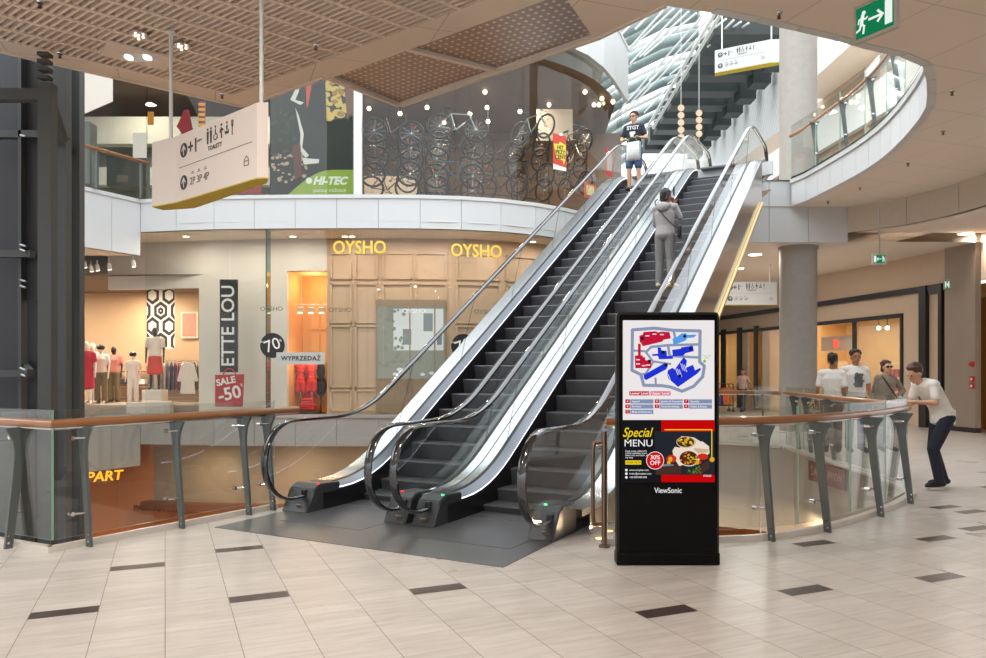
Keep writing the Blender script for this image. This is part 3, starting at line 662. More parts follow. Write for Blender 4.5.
# ================================================================== BALUSTRADES
def post_profile(): # (w towards the floor side, z)
    inner = [(.085, 0), (.08, .25), (.07, .6), (.066, .8), (.074, .88), (.095, .96), (.13, 1.02), (.16, 1.06), (.16, 1.075)]
    outer_ = [(.02, 0), (.006, .25), (-.012, .6), (-.022, .80), (-.036, .93), (-.055, 1.02), (-.06, 1.075)]
    return [(a-.08*z_, z_) for a, z_ in inner+outer_[::-1]]
def balustrade(label, line, rail_line, posts, z=0, railz=1.115, glassz=(.10, 1.24), side=1, kerb=True, pane=1.3, rail_r=.042, gl=GLASS, postz=1.0):
    """line: plan polyline of the slab edge; side=+1 when the floor lies to its right"""
    root = thing('balustrade', label, 'balustrade', V(line[0])+V((0, 0, z)))
    o = root.location; P = [V(p)-V((o.x, o.y, 0)) for p in line]; RL = offset([V(p)-V((o.x, o.y, 0)) for p in rail_line], .075*side)
    bm = B(); tube(bm, [p+V((0, 0, railz)) for p in RL], rail_r, 12); obj('handrail', bm, WOOD, root, 'auto')
    bm = B(); tube(bm, [p+V((0, 0, railz-.035)) for p in RL], .022, 8); obj('rail_bar', bm, STEEL, root, True)
    if kerb:
        bm = B(); q = offset(P, .0); ribbon(bm, q, 0, .04, .10, 0, 0, 1 if side > 0 else -1); ribbon(bm, q, .04, .055, .05, 0, 0, 1 if side > 0 else -1); obj('kerb', bm, mat('pale_stone_kerb', (214, 208, 200), .35), root)
    # glass panes on the void side
    gp_ = offset(P, .05*side); gs = resample(gp_, pane) if pane else gp_
    L = 0
    for i in range(len(gs)-1):
        a, b_ = gs[i], gs[i+1]; d = (b_-a).normalized(); bm = B(); n = V((-d.y, d.x, 0))*.012
        prism(bm, [a+d*.012+V((0, 0, glassz[0])), b_-d*.012+V((0, 0, glassz[0])), b_-d*.012+V((0, 0, glassz[1])), a+d*.012+V((0, 0, glassz[1]))], n); bm.faces.ensure_lookup_table(); setm(bm.faces[2:], 1); obj('glass_panel', bm, [gl, mat('green_glass_edge', (150, 186, 168), .2)], root)
    for q in posts:
        if q is None: continue
        p, t = q
        p = V(p)-V((o.x, o.y, 0)); t = V(t).normalized(); w = V((t.y, -t.x, 0))*side
        bm = B(); prism(bm, [p+w*a+V((0, 0, zz*postz))-t*.014 for a, zz in post_profile()], t*.028); pst = obj('post', bm, GREYPOST, root)
        bm = B()
        for a in (-.014, .014): 
            for zz in (.05, .11): cyl(bm, p+w*.06+t*a+V((0, 0, zz)), p+w*.06+t*(a*1.35)+V((0, 0, zz)), .011, seg=8)
        obj('bolt', bm, CHROME, pst)
        for zz in (.30, .98):
            bm = B(); c = p-w*.0+V((0, 0, zz*postz)); cyl(bm, c-t*.11-w*.03, c-t*.0-w*.0, .010, seg=8); cyl(bm, c-t*.11-w*.075, c-t*.11-w*.02, .020, seg=10); obj('glass_clamp', bm, CHROME, pst)
    return root
def pt(line, x=None, px=None):
    """point of a polyline whose picture column from the camera is px, with its direction"""
    for i in range(len(line)-1):
        a, b_ = line[i], line[i+1]; k = (px-CX)/F; fa, fb = a.x-k*a.y, b_.x-k*b_.y
        if fa*fb <= 0 and abs(fa-fb) > 1e-9: return a.lerp(b_, fa/(fa-fb)), (b_-a).normalized()
LB = [CL, C0, C1]
C1r = C1+(C1-C0).normalized()*.36
lp = [pt(LB, px=x) for x in (14, 83, 179, 246)]; lp[1] = (C0.lerp(C1, .13), (C1-C0).normalized())
balustrade('wood-railed glass balustrade on the left, ending at the left escalator', LB, [CL, C0, C1r], lp+[(C0.lerp(CL, .62), (C0-CL).normalized()), (C0.lerp(CL, .9), (C0-CL).normalized()), (C1-(C1-C0).normalized()*.12, (C1-C0).normalized())], side=1, pane=0)
RCN = RC[:50]
rp = [pt(RC, px=x) for x in (768, 823, 876, 906, 920)]
rp += [(RC[i], (RC[i+1]-RC[i]).normalized()) for i in (43, 47, 50, 52)]+[pt(RC, px=700)]
balustrade('curved wood-railed glass balustrade on the right, where the boy leans', RC, RC, rp, side=1, pane=.98)
fb = [RC[-1]+(FAR[1]-RC[-1]).normalized()*.16, FAR[1], FAR[2]]
balustrade('wood-railed glass balustrade across the far end of the right void', fb, fb, [(fb[1], (fb[2]-fb[1]).normalized()), (fb[1].lerp(fb[2], .5), (fb[2]-fb[1]).normalized()), (fb[2], (fb[2]-fb[1]).normalized())], side=1, pane=1.3)
# upper right balustrade
UB = OVAL[14:]+[V((7.42, 18.8, 0))]
UBF = OVAL[31:]+[V((7.42, 18.8, 0))]; up = [pt(UBF, px=x) for x in (791, 816, 845, 873, 897)]
balustrade('upper floor glass balustrade with wooden rail along the curved right edge', UB, UB, [q for q in up if q]+[(UB[3], (UB[4]-UB[3]).normalized())], z=6.3, side=1, pane=1.2, kerb=False, glassz=(.02, 1.3), railz=1.06)
# tube gate at the start of the right balustrade, beside the signage totem
root = thing('barrier', 'bronze tube barrier beside the black digital totem', 'barrier', (1.0, 6.83, 0))
TUBE = mat('bronze_tube', (128, 104, 88), .28, .8)
for x in (0, ): 
    bm = B(); cyl(bm, (x, 0, 0), (x, 0, 1.04), .026, seg=14); cyl(bm, (x, 0, 0), (x, 0, .02), .05, seg=14); obj('post', bm, TUBE, root, 'auto')
bm = B(); tube(bm, smooth_line([(0, 0, .93), (-.06, -.0, .93), (-.10, -.02, .90), (-.105, -.02, .60), (-.10, -.02, .24), (-.06, 0, .21), (0, 0, .21)], 4), .018, 10); obj('hoop', bm, TUBE, root, True)
# ================================================================== LEFT SHOPS (behind the curved glass)
def lerp_line(line, k):  # point where picture column of plan ratio k crosses
    for i in range(len(line)-1):
        a, b_ = line[i], line[i+1]; fa, fb_ = a.x-k*a.y, b_.x-k*b_.y
        if fa*fb_ <= 0 and abs(fa-fb_) > 1e-9: return a.lerp(b_, fa/(fa-fb_))
    e0, e1 = line[0], line[-1]
    return (e0 if abs(e0.x-k*e0.y) < abs(e1.x-k*e1.y) else e1).copy()
SHOPGLASS = glass('shop_glass', (238, 240, 236), .7)
def onwall(line, px): return lerp_line(line, (px-CX)/F)
# glass skin of the lower shop, and of the shop below the floor
gx = [143, 160, 229, 265, 331, 383, 450, 523, 579, 640]
gp_ = [onwall(offset(OY, -.0), x) for x in gx]
for i in range(len(gp_)-1):
    if gp_[i] is None or gp_[i+1] is None: continue
    a, b_ = gp_[i]+V((0, .10, 0)), gp_[i+1]+V((0, .10, 0)); bm = B(); d = (b_-a).normalized()
    seg = [a]+[p+V((0, .10, 0)) for p in OY if a.x+.02 < p.x < b_.x-.02]+[b_]
    A = [p for p in seg]; A[0] = A[0]+d*.008; A[-1] = A[-1]-d*.008
    strip(bm, [p+V((0, 0, .30)) for p in A], [p+V((0, 0, 5.5)) for p in A])
    struct('window_%d' % (i+1), bm, SHOPGLASS, label='tall shopfront glass pane %d of the lower left shop' % (i+1), cat='window', smooth=True)
bm = B()
for x in (265,):
    p = onwall(OY, x); prism(bm, [p+V((-.02, .12, .3)), p+V((.02, .12, .3)), p+V((.02, .12, 5.5)), p+V((-.02, .12, 5.5))], (0, .35, 0))
struct('window_20', bm, glass('green_glass_fin', (120, 165, 145), 1.2), label='green glass fin behind the lower left shopfront', cat='window')
# inner wall
WL = smooth_line([(-16.5, 23.6, 0), (-11.5, 23.4, 0), (-8.1, 22.8, 0), (-4.54, 22.5, 0), (-1.05, 22.6, 0), (.76, 23.2, 0), (2.4, 24.4, 0), (4.2, 28, 0)], 8)
def wseg(bm, x0, x1, z0, z1, th=.15, mi=0, off=0):
    a, b_ = onwall(WL, x0), onwall(WL, x1); pts = [a]+[p for p in WL if a.x+.02 < p.x < b_.x-.02]+[b_]
    if off: pts = offset(pts, off)
    ribbon(bm, pts, z0, z1, th, 0, mi, 1)
def wz(px, py): p = onwall(WL, px); return EYE-(py-HZ)/F*p.y
SHOPWALL = mat('shop_cream_wall', (212, 206, 196), .6, 0, .03, 2); PANELW = mat('shop_panelled_wall', (198, 170, 144), .55, 0, .05, 2)
bm = B()
wseg(bm, 199, 287, 0, 5.46); wseg(bm, 108, 199, wz(150, 289), 5.46); wseg(bm, 287, 327, wz(300, 271), 5.46); wseg(bm, 287, 327, 0, .25)
struct('wall_left', bm, SHOPWALL, label='cream wall behind the curved shop glass, with the clothes shop doorway', cat='wall')
bm = B()
wseg(bm, 327, 640, 0, 5.46)
for i, (a, b_) in enumerate([(330, 352), (355, 378), (382, 412), (415, 447), (456, 500), (506, 552), (556, 600)]):
    for z0, z1 in ((.35, 1.0), (1.05, 2.9), (2.95, 4.15), (4.25, 5.05)):
        for q in ((a, b_, z0, z0+.06), (a, b_, z1-.06, z1)): wseg(bm, *q, th=-.05)
        wseg(bm, a, a+2, z0, z1, th=-.05); wseg(bm, b_-2, b_, z0, z1, th=-.05)
struct('wall_left_panelled', bm, PANELW, label='beige panelled shop wall under the gold letters', cat='wall')
# emissive panel painted with a street reflection from the shop glass
def plate(name, px0, py0, px1, py1, off, th, m, label=None, parent=None, kind='structure'):
    bm = B(); a, b_ = onwall(WL, px0), onwall(WL, px1); n = V((b_.y-a.y, a.x-b_.x, 0)).normalized()
    za, zb = wz((px0+px1)/2, py1), wz((px0+px1)/2, py0); a, b_ = a+n*off, b_+n*off
    prism(bm, [V((a.x, a.y, za)), V((b_.x, b_.y, za)), V((b_.x, b_.y, zb)), V((a.x, a.y, zb))], n*th)
    return bm, frame(((a.x+b_.x)/2, (a.y+b_.y)/2, (za+zb)/2), b_-a, (0, 0, 1)), (b_-a).length, zb-za
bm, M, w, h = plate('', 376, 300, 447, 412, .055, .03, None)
refl_panel = struct('window_21', bm, mat('window_frame_tan', (150, 130, 108), .5), label='tall inner window with a bright street view in the panelled shop wall', cat='window')  # stands in for a reflection in the shop glass, not a real window
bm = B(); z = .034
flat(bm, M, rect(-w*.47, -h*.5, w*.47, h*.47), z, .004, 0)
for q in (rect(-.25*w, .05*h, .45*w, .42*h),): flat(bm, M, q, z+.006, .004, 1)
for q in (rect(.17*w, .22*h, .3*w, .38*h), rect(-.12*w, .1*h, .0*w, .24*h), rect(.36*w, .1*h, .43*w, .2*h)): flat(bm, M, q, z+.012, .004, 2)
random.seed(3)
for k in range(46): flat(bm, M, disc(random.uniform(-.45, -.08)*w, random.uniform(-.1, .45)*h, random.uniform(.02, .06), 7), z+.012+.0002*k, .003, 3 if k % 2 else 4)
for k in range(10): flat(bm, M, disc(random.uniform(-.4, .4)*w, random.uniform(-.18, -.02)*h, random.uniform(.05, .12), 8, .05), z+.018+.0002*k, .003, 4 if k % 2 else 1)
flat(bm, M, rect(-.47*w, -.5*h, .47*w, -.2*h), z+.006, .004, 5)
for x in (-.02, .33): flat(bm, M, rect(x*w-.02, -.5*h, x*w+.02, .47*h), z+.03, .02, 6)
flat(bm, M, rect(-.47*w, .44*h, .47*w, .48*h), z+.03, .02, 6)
obj('street_view', bm, [emis('window_daylight', (150, 150, 138), .62), emis('pale_house_daylight', (222, 226, 222), .62), emis('dark_pane_daylight', (128, 136, 138), .7), emis('leaf_daylight', (140, 146, 128), .75), emis('bark_daylight', (126, 128, 116), .75), mat('inner_floor_tan', (150, 124, 100), .4), MATS['window_frame_tan']], refl_panel)

# gold shop letters standing off the glass
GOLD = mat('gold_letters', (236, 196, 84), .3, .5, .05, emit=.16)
def onoy(px, py, d=-.1):
    p = onwall(OY, px); q = p*((p.y+d)/p.y); return V((q.x, q.y, EYE-(py-HZ)/F*q.y))
def tang(px): a, b_ = onwall(OY, px-4), onwall(OY, px+4); return (b_-a).normalized()
for px, py, lab in ((359.5, 248, 'gold shop name letters on the glass, nearer the orange display niche'), (476.5, 251.5, 'gold shop name letters on the glass, nearer the escalator')):
    bm = B(); text(bm, 'OYSHO', .50, frame(onoy(px, py, .0), tang(px), (0, 0, 1)), .02, sx=.86, bold=.006)
    tag(obj('shop_sign', bm, GOLD), lab, 'sign', 'gold shop names')
# black roundels and the sale strip stuck on the glass
VINYLB = mat('black_vinyl', (26, 25, 26), .4); VINYLG = mat('grey_vinyl_strip', (182, 184, 180), .5); VINYLW = mat('white_vinyl', (232, 230, 226), .5)
for px, py, r, lab in ((272.5, 345.5, .345, 'round black 70 percent sale sticker beside the orange display niche'), (463, 346, .335, 'round black 70 percent sale sticker close to the left escalator')):
    M = frame(onoy(px, py, .05), tang(px), (0, 0, 1)); bm = B(); flat(bm, M, disc(0, 0, r, 36), 0, .01)
    t = obj('window_sticker', bm, VINYLB); tag(t, lab, 'sticker', 'black sale roundels')
    R = M @ Matrix.Rotation(.35, 4, 'Z'); bm = B(); text(bm, '70', .46, R @ Matrix.Translation((0, 0, .013)), .003); text(bm, '%', .1, R @ Matrix.Translation((.26, .05, .013)), .003); text(bm, 'do -', .08, R @ Matrix.Translation((-.22, .2, .013)), .003)
    obj('sticker_print', bm, VINYLW, t)
M = frame(onoy(301, 358.5, .03), tang(301), (0, 0, 1)); bm = B(); flat(bm, M, rect(-.68, -.16, .66, .17), 0, .01); t = obj('window_sticker', bm, VINYLG); tag(t, 'grey strip reading wyprzedaż across the orange display niche', 'sticker')
bm = B(); text(bm, 'WYPRZEDAŻ', .17, M @ Matrix.Translation((0, 0, .013)), .003, bold=.004, spacing=1.12); obj('strip_print', bm, VINYLB, t)
for px, py, lab in ((271.5, 309, 'thin dark shop name lettering left of the orange niche'), (340, 310, 'thin dark shop name lettering right of the orange niche'), (414, 311, 'thin pale shop name lettering above the inner window'), (485, 312, 'thin dark shop name lettering near the second sale roundel')):
    bm = B(); text(bm, 'OYSHO', .17, frame(onoy(px, py, .05), tang(px), (0, 0, 1)), .003, sx=1.1); tag(obj('window_lettering', bm, mat('dark_letter_vinyl', (88, 78, 66), .5) if px != 414 else VINYLW), lab, 'sign', 'small shop names on glass')
# orange display niche
a, b_ = onwall(WL, 287), onwall(WL, 327); d = (b_-a).normalized(); n = V((-d.y, d.x, 0))
ORW = mat('niche_orange_wall', (226, 176, 112), .6, 0, .04, 3)
bm = B(); zt = wz(300, 271)
quad(bm, a+n*1.5+V((0, 0, .2)), b_+n*1.5+V((0, 0, .2)), b_+n*1.5+V((0, 0, zt)), a+n*1.5+V((0, 0, zt)))
quad(bm, a+V((0, 0, .2)), a+n*1.5+V((0, 0, .2)), a+n*1.5+V((0, 0, zt)), a+V((0, 0, zt))); quad(bm, b_+V((0, 0, .2)), b_+n*1.5+V((0, 0, .2)), b_+n*1.5+V((0, 0, zt)), b_+V((0, 0, zt)))
quad(bm, a+V((0, 0, zt)), b_+V((0, 0, zt)), b_+n*1.5+V((0, 0, zt)), a+n*1.5+V((0, 0, zt))); quad(bm, a+V((0, 0, .22)), b_+V((0, 0, .22)), b_+n*1.5+V((0, 0, .22)), a+n*1.5+V((0, 0, .22)))
for k in range(2):
    for j in range(3):
        c0 = a+d*(.42+.3*k)+n*1.47; box(bm, (c0.x, c0.y, 1.2+1.05*j), (.26, .03, .9))
struct('wall_niche', bm, ORW, label='warm orange lined display niche in the cream wall', cat='wall')
c = (a+b_)/2+n*.7; point('niche_lamp', (c.x, c.y, zt-.35), 19, (1, .76, .5), .12); point('niche_lamp_low', (c.x, c.y-.35, 1.9), 9, (1, .74, .46), .1)
# spot bar with three lamps
sp = thing('spot_bar', 'hanging bar with three square spotlights in the orange niche', 'lamp', (c.x, c.y-.3, 3.55))
bm = B(); box(bm, (0, 0, 0), (1.0, .03, .03)); 
for x in (-.3, .3): cyl(bm, (x, 0, 0), (x, 0, zt-3.6), .008, seg=6)
obj('bar', bm, WHITE, sp)
for x in (-.32, 0, .32):
    bm = B(); box(bm, (x, -.05, -.17), (.17, .14, .17), Matrix.Rotation(.4, 3, 'X')); cyl(bm, (x, 0, 0), (x, 0, -.1), .01, seg=6); h_ = obj('spotlight', bm, mat('pale_lamp_housing', (200, 190, 170), .5), sp)
    bm = B(); box(bm, (x, -.08, -.262), (.14, .10, .01), Matrix.Rotation(.4, 3, 'X')); obj('lens', bm, emis('warm_lamp', (255, 226, 170), 4), h_)
# red torsos
REDC = mat('coral_red_fabric', (214, 58, 54), .7, 0, .12, 12); PINKC = mat('pink_fabric', (226, 92, 96), .7, 0, .1, 12); MANQ = mat('mannequin_cream', (226, 206, 186), .4)
def torso_form(label, loc, h, m, skirt=False):
    r = thing('dress_form', label, 'mannequin', loc, 0, 'red dressed forms in the display niche')
    bm = B()
    for z, a_, b2 in ((h, .13, .10), (h+.1, .12, .09), (h+.22, .10, .08), (h+.34, .14, .10), (h+.45, .17, .11), (h+.53, .18, .09)): ball(bm, (0, 0, z), (a_, b2, .09))
    if skirt:
        cyl(bm, (0, 0, h), (0, 0, h-.4), .14, .19, 18)
    else:
        cap(bm, (-.08, 0, h-.02), (-.085, 0, h-.28), .085, .075); cap(bm, (.08, 0, h-.02), (.085, 0, h-.28), .085, .075)
    rmobj('garment', bm, m, r, .02, 2)
    bm = B(); cyl(bm, (0, 0, h+.55), (0, 0, h+.68), .05, .045); ball(bm, (0, 0, h+.68), (.045, .045, .015)); obj('neck', bm, MANQ, r, True)
    bm = B(); cyl(bm, (0, 0, 0), (0, 0, h), .02, seg=8); cyl(bm, (0, 0, 0), (0, 0, .02), .13, seg=20); obj('stand', bm, STEEL, r)
    return r
for k, (px, sk) in enumerate(((301.5, False), (313, False), (307, True))):
    x = (px-CX)/F*23.45; torso_form(['red dressed form left in the orange niche', 'red dressed form right in the orange niche', 'pink slip dress form between the two red forms'][k], (x, 23.3+.36*(k == 2), .228), [.98, 1.0, .8][k], [REDC, REDC, PINKC][k], sk)
bm = B(); 
for k in range(5): box(bm, (0, 0, .05+.07*k), (.5-.04*k, .26, .06), Rz(.1*k-.2), bev=.02)
q = obj('folded_clothes', bm, [REDC]); q.location = ((308-CX)/F*22.95, 22.96, .36); tag(q, 'pile of folded red clothes under the dressed forms', 'clothes')
bm = B(); box(bm, (0, 0, .065), (.66, .34, .13)); q = obj('display_plinth', bm, mat('dark_plinth', (70, 52, 44), .5)); q.location = ((308-CX)/F*22.95, 22.96, .228); tag(q, 'low dark plinth in the orange niche carrying folded red clothes', 'plinth')
bm = B(); ball(bm, (0, 0, 1.3), (.13, .1, .3)); ball(bm, (0, 0, .85), (.18, .12, .32)); cyl(bm, (0, 0, 0), (0, 0, .9), .02, seg=8); cyl(bm, (0, 0, 0), (0, 0, .02), .15)
q = obj('dress_form', bm, mat('black_garment', (30, 26, 30), .8), smooth=True); q.location = ((321-CX)/F*23.6, 23.6, .228); tag(q, 'black dressed form at the right end of the orange niche', 'mannequin')

# ------------------------------------------------------------------ clothes shop
TAN = mat('clothes_shop_wall', (196, 164, 130), .7, 0, .04, 2)
bm = B(); quad(bm, (-19, 28.5, 0), (-7.6, 28.5, 0), (-7.6, 28.5, 4.6), (-19, 28.5, 4.6)); quad(bm, (-8.15, 22.9, 0), (-8.15, 28.5, 0), (-8.15, 28.5, 4.6), (-8.15, 22.9, 4.6)); 
struct('wall_back', bm, TAN, label='tan back wall of the clothes shop', cat='wall')
bm = B(); quad(bm, (-19, 22.9, 4.45), (-8.1, 22.9, 4.45), (-8.1, 28.5, 4.45), (-19, 28.5, 4.45)); struct('ceiling_clothes', bm, mat('dark_shop_ceiling', (110, 92, 76), .8), label='dim ceiling of the clothes shop', cat='ceiling')
bm = B(); quad(bm, (-24, 12, 0), (-24, 40, 0), (-24, 40, 5.4), (-24, 12, 5.4)); struct('wall_far_left', bm, TAN, label='far wall of the left gallery', cat='wall')
# pattern banner
hb = thing('wall_banner', 'black and white hexagon patterned banner hanging in the clothes shop', 'banner', at(161, 400, 26.5)); hb.location.z = 0
w = 28/F*26.5; z0, z1 = EYE+(HZ-349)/F*26.5, EYE+(HZ-289)/F*26.5; bm = B(); M = frame((0, 0, z0), (1, 0, 0), (0, 0, 1)); H_ = z1-z0
flat(bm, M, rect(-w/2, 0, w/2, H_), 0, .02); obj('cloth', bm, mat('banner_white', (226, 222, 214), .8), hb)
bm = B()
def hexring(cx, cy, r, t):
    for k in range(6):
        a0, a1 = PI/6+PI/3*k, PI/6+PI/3*(k+1)
        P = [(cx+q*math.cos(a)*.8, cy+q*math.sin(a)) for q, a in ((r, a0), (r, a1), (r-t, a1), (r-t, a0))]
        P = [(max(-w/2, min(w/2, p[0])), max(0, min(H_, p[1]))) for p in P]
        if max(p[0] for p in P)-min(p[0] for p in P) > .01 and max(p[1] for p in P)-min(p[1] for p in P) > .01: flat(bm, M, P, .022, .004)
for j in range(4):
    for i in range(-2, 3):
        cx, cy = i*.58+(.29 if j % 2 else 0), .25+j*.54
        hexring(cx, cy, .33, .13)
        if j % 2 == 0: hexring(cx, cy, .13, .10)
obj('pattern', bm, mat('banner_black', (44, 34, 38), .8), hb)
fr = thing('picture', 'framed pink picture on the back wall of the clothes shop', 'picture', (at(189.5, 325, 28.4).x, 28.4, at(189, 325, 28.4).z))
bm = B(); box(bm, (0, 0, 0), (.64, .04, .98)); obj('frame', bm, mat('pale_frame', (226, 206, 186), .5), fr)
bm = B(); box(bm, (0, -.025, 0), (.52, .01, .86)); obj('print', bm, mat('pink_print', (206, 130, 110), .7, 0, .25, 6), fr)
# mannequins
def mannequin(label, px, Y, top, bottom, H=1.78, skin=MANQ, skirt=False, rz=0, hat=None, z=0):
    x = (px-CX)/F*Y; r = thing('mannequin', label, 'mannequin', (x, Y, z), rz, 'mannequins in the clothes shop'); r.scale = (H/1.75,)*3
    J = stand(); bm = B(); torso(bm, J)
    for s in 'LR':
        cap(bm, J['hip'+s], J['knee'+s], .075, .05, 8); cap(bm, J['knee'+s], J['ank'+s], .05, .035, 8); cap(bm, J['ank'+s], J['toe'+s], .04, .034, 8)
        cap(bm, J['sh'+s], J['el'+s], .048, .038, 8); cap(bm, J['el'+s], J['fi'+s], .036, .024, 8)
    cap(bm, J['nec'], J['hea'], .05, .05, 8); ball(bm, J['hea'], (.08, .095, .125))
    rmobj('body', bm, skin, r, .022, 2)
    bm = B(); torso(bm, J, .02)
    for s in 'LR': cap(bm, J['sh'+s], J['sh'+s].lerp(J['el'+s], .7), .068, .062, 8)
    rmobj('blouse', bm, top, r, .022, 2)
    bm = B()
    if skirt: 
        for k in range(10): ball(bm, (0, 0, .98-.055*k), (.17+.006*k, .13+.004*k, .07))
    else:
        ball(bm, (0, 0, .93), (.175, .13, .11))
        for s in 'LR': cap(bm, J['hip'+s], J['knee'+s], .1, .085, 8); cap(bm, J['knee'+s], J['ank'+s], .085, .09, 8)
    rmobj('skirt' if skirt else 'trousers', bm, bottom, r, .022, 2)
    bm = B(); cyl(bm, (0, 0, -.0), (0, 0, .02), .2, seg=20); obj('base', bm, STEEL, r)
    if hat is not None:
        bm = B(); ball(bm, J['hea']+V((0, 0, .06)), (.12, .13, .10)); rmobj('wig', bm, hat, r, .022, 1)
BLKM = mat('black_mannequin', (34, 28, 28), .35); ORREP = mat('orange_red_skirt', (206, 64, 44), .7); OFFW = mat('off_white_blouse', (226, 212, 198), .8); KHA = mat('khaki_fabric', (120, 108, 84), .8)
bm = B(); box(bm, (0, 0, .25), (5.2, 2.1, .5), bev=.01); q = obj('display_platform', bm, mat('platform_grey', (150, 136, 122), .5)); q.location = (-11.15, 24.25, 0); tag(q, 'long low display platform under the mannequins and clothes rail', 'platform')
bm = B(); box(bm, (0, 0, .225), (.6, .5, .45), bev=.01); q = obj('display_plinth', bm, mat('plinth_white', (214, 204, 190), .5)); q.location = ((155-CX)/F*23.7, 23.7, .501); tag(q, 'white plinth under the red skirted mannequin', 'plinth')
mannequin('black mannequin in white blouse and orange-red skirt below the hexagon banner', 155, 23.7, OFFW, ORREP, 1.95, BLKM, True, PI+.3, z=.952)
mannequin('mannequin in white blouse and white trousers with dark wig, left of the red skirted one', 133, 23.8, OFFW, OFFW, 1.62, MANQ, False, PI+.2, BLKM, z=.502)
mannequin('mannequin in crimson dress nearest the left post of the shop', 86.5, 23.4, mat('crimson_fabric', (176, 40, 58), .7), mat('crimson_fabric', (176, 40, 58), .7), 1.95, MANQ, True, PI+.3, z=.502)
mannequin('pale mannequin standing behind the crimson dressed one', 93, 24.6, OFFW, OFFW, 1.95, MANQ, False, PI-.2, z=.502)
mannequin('mannequin in white top with khaki trousers and dark wig', 101, 24.1, OFFW, KHA, 1.85, MANQ, False, PI+.1, BLKM, z=.502)
mannequin('black mannequin in rose top and khaki trousers', 114, 25.0, mat('rose_fabric', (190, 120, 110), .8), KHA, 1.85, BLKM, False, PI+.1, z=.502)
# clothes rail
cr = thing('clothes_rail', 'clothes rail with hanging garments in the shop doorway', 'clothes rail', (at(179, 400, 24.6).x, 24.6, .507))
bm = B(); 
for x in (-.85, .85): cyl(bm, (x, 0, 0), (x, 0, 1.35), .018, seg=8); cyl(bm, (x, -.25, .015), (x, .25, .015), .018, seg=8)
cyl(bm, (-.85, 0, 1.35), (.85, 0, 1.35), .018, seg=8); cyl(bm, (.375, 0, 1.35), (.375, -.3, 1.35), .012, seg=8); obj('frame', bm, STEEL, cr)
cols = [(190, 178, 160), (150, 160, 140), (206, 190, 180), (96, 110, 128), (60, 62, 70), (116, 60, 96), (150, 70, 66), (210, 205, 190), (120, 130, 112), (228, 224, 216), (90, 84, 78), (176, 150, 120)]
for k, c3 in enumerate(cols):
    bm = B(); x = cr.location.x-.75+k*.125
    if k == 9: prism(bm, [(-.20, 0, 1.25), (-.34, 0, .72), (-.24, 0, .68), (-.17, 0, .95), (-.24, 0, .30), (.24, 0, .30), (.17, 0, .95), (.24, 0, .68), (.34, 0, .72), (.20, 0, 1.25), (.07, 0, 1.30), (-.07, 0, 1.30)], (0, .05, 0))
    else: prism(bm, [(-.02, -.2, .4+.05*(k % 3)), (-.02, .2, .4), (-.02, .17, 1.2), (-.02, .03, 1.31), (-.02, -.03, 1.31), (-.02, -.17, 1.2)], (.05, 0, 0))
    bmesh.ops.bevel(bm, geom=bm.edges[:], offset=.012, segments=1, affect='EDGES'); cyl(bm, (0, 0, 1.28), (0, 0, 1.331), .006, seg=5)
    nm = ['beige', 'sage', 'pale pink', 'slate blue', 'charcoal', 'purple', 'brick red', 'cream', 'olive', 'white', 'dark brown', 'camel'][k]
    q = obj('hanging_garment', bm, mat('garment_'+nm.replace(' ', '_'), c3, .85, 0, .1, 15)); q.location = (x, 24.6-.25*(k == 9), .502); q.rotation_euler.z = .55 if k != 9 else 0
    tag(q, nm+' garment hanging on the clothes rail in the shop doorway', 'clothes', 'garments on the clothes rail')
# shelf along the back wall with folded stacks
sh = thing('wall_shelf', 'long wooden shelf of folded clothes along the clothes shop back wall', 'shelf', (-11.5, 28.1, 0))
bm = B()
for z in (.5, 1.0, 1.5): box(bm, (0, 0, z), (6, .5, .04))
for x in (-3, -1, 1, 3): box(bm, (x, .22, .85), (.05, .06, 1.7))
obj('boards', bm, mat('shelf_brown', (106, 80, 60), .6), sh)
random.seed(11)
SC = [mat('fold_%s' % n_, c3, .85) for n_, c3 in (('red', (170, 50, 46)), ('dark', (54, 48, 50)), ('sand', (190, 164, 134)), ('white', (220, 212, 200)), ('green', (88, 110, 84)))]
for k in range(16):
    bm = B(); hh_ = random.uniform(.14, .24); box(bm, (0, 0, hh_/2), (.3, .32, hh_), bev=.03); q = obj('folded_clothes', bm, SC[k % 5]); q.location = (-14+.36*k, 28.0, (1.535, 1.035)[k % 2]); tag(q, ['red', 'dark', 'sand', 'white', 'green'][k % 5]+' folded clothes on the long shop shelf', 'clothes', ['red', 'dark', 'sand', 'white', 'green'][k % 5]+' folded clothes on the long shop shelf')
bx = thing('display_table', 'pale display block with shoes at the clothes shop entrance', 'display table', (at(148, 400, 22.7).x, 22.85, 0))
bm = B(); box(bm, (0, 0, .3), (1.3, .3, .6), bev=.01); obj('block', bm, mat('grey_plinth', (182, 174, 164), .5), bx); bm = B(); box(bm, (.2, 0, .62), (.8, .28, .04)); obj('top', bm, OFFW, bx)
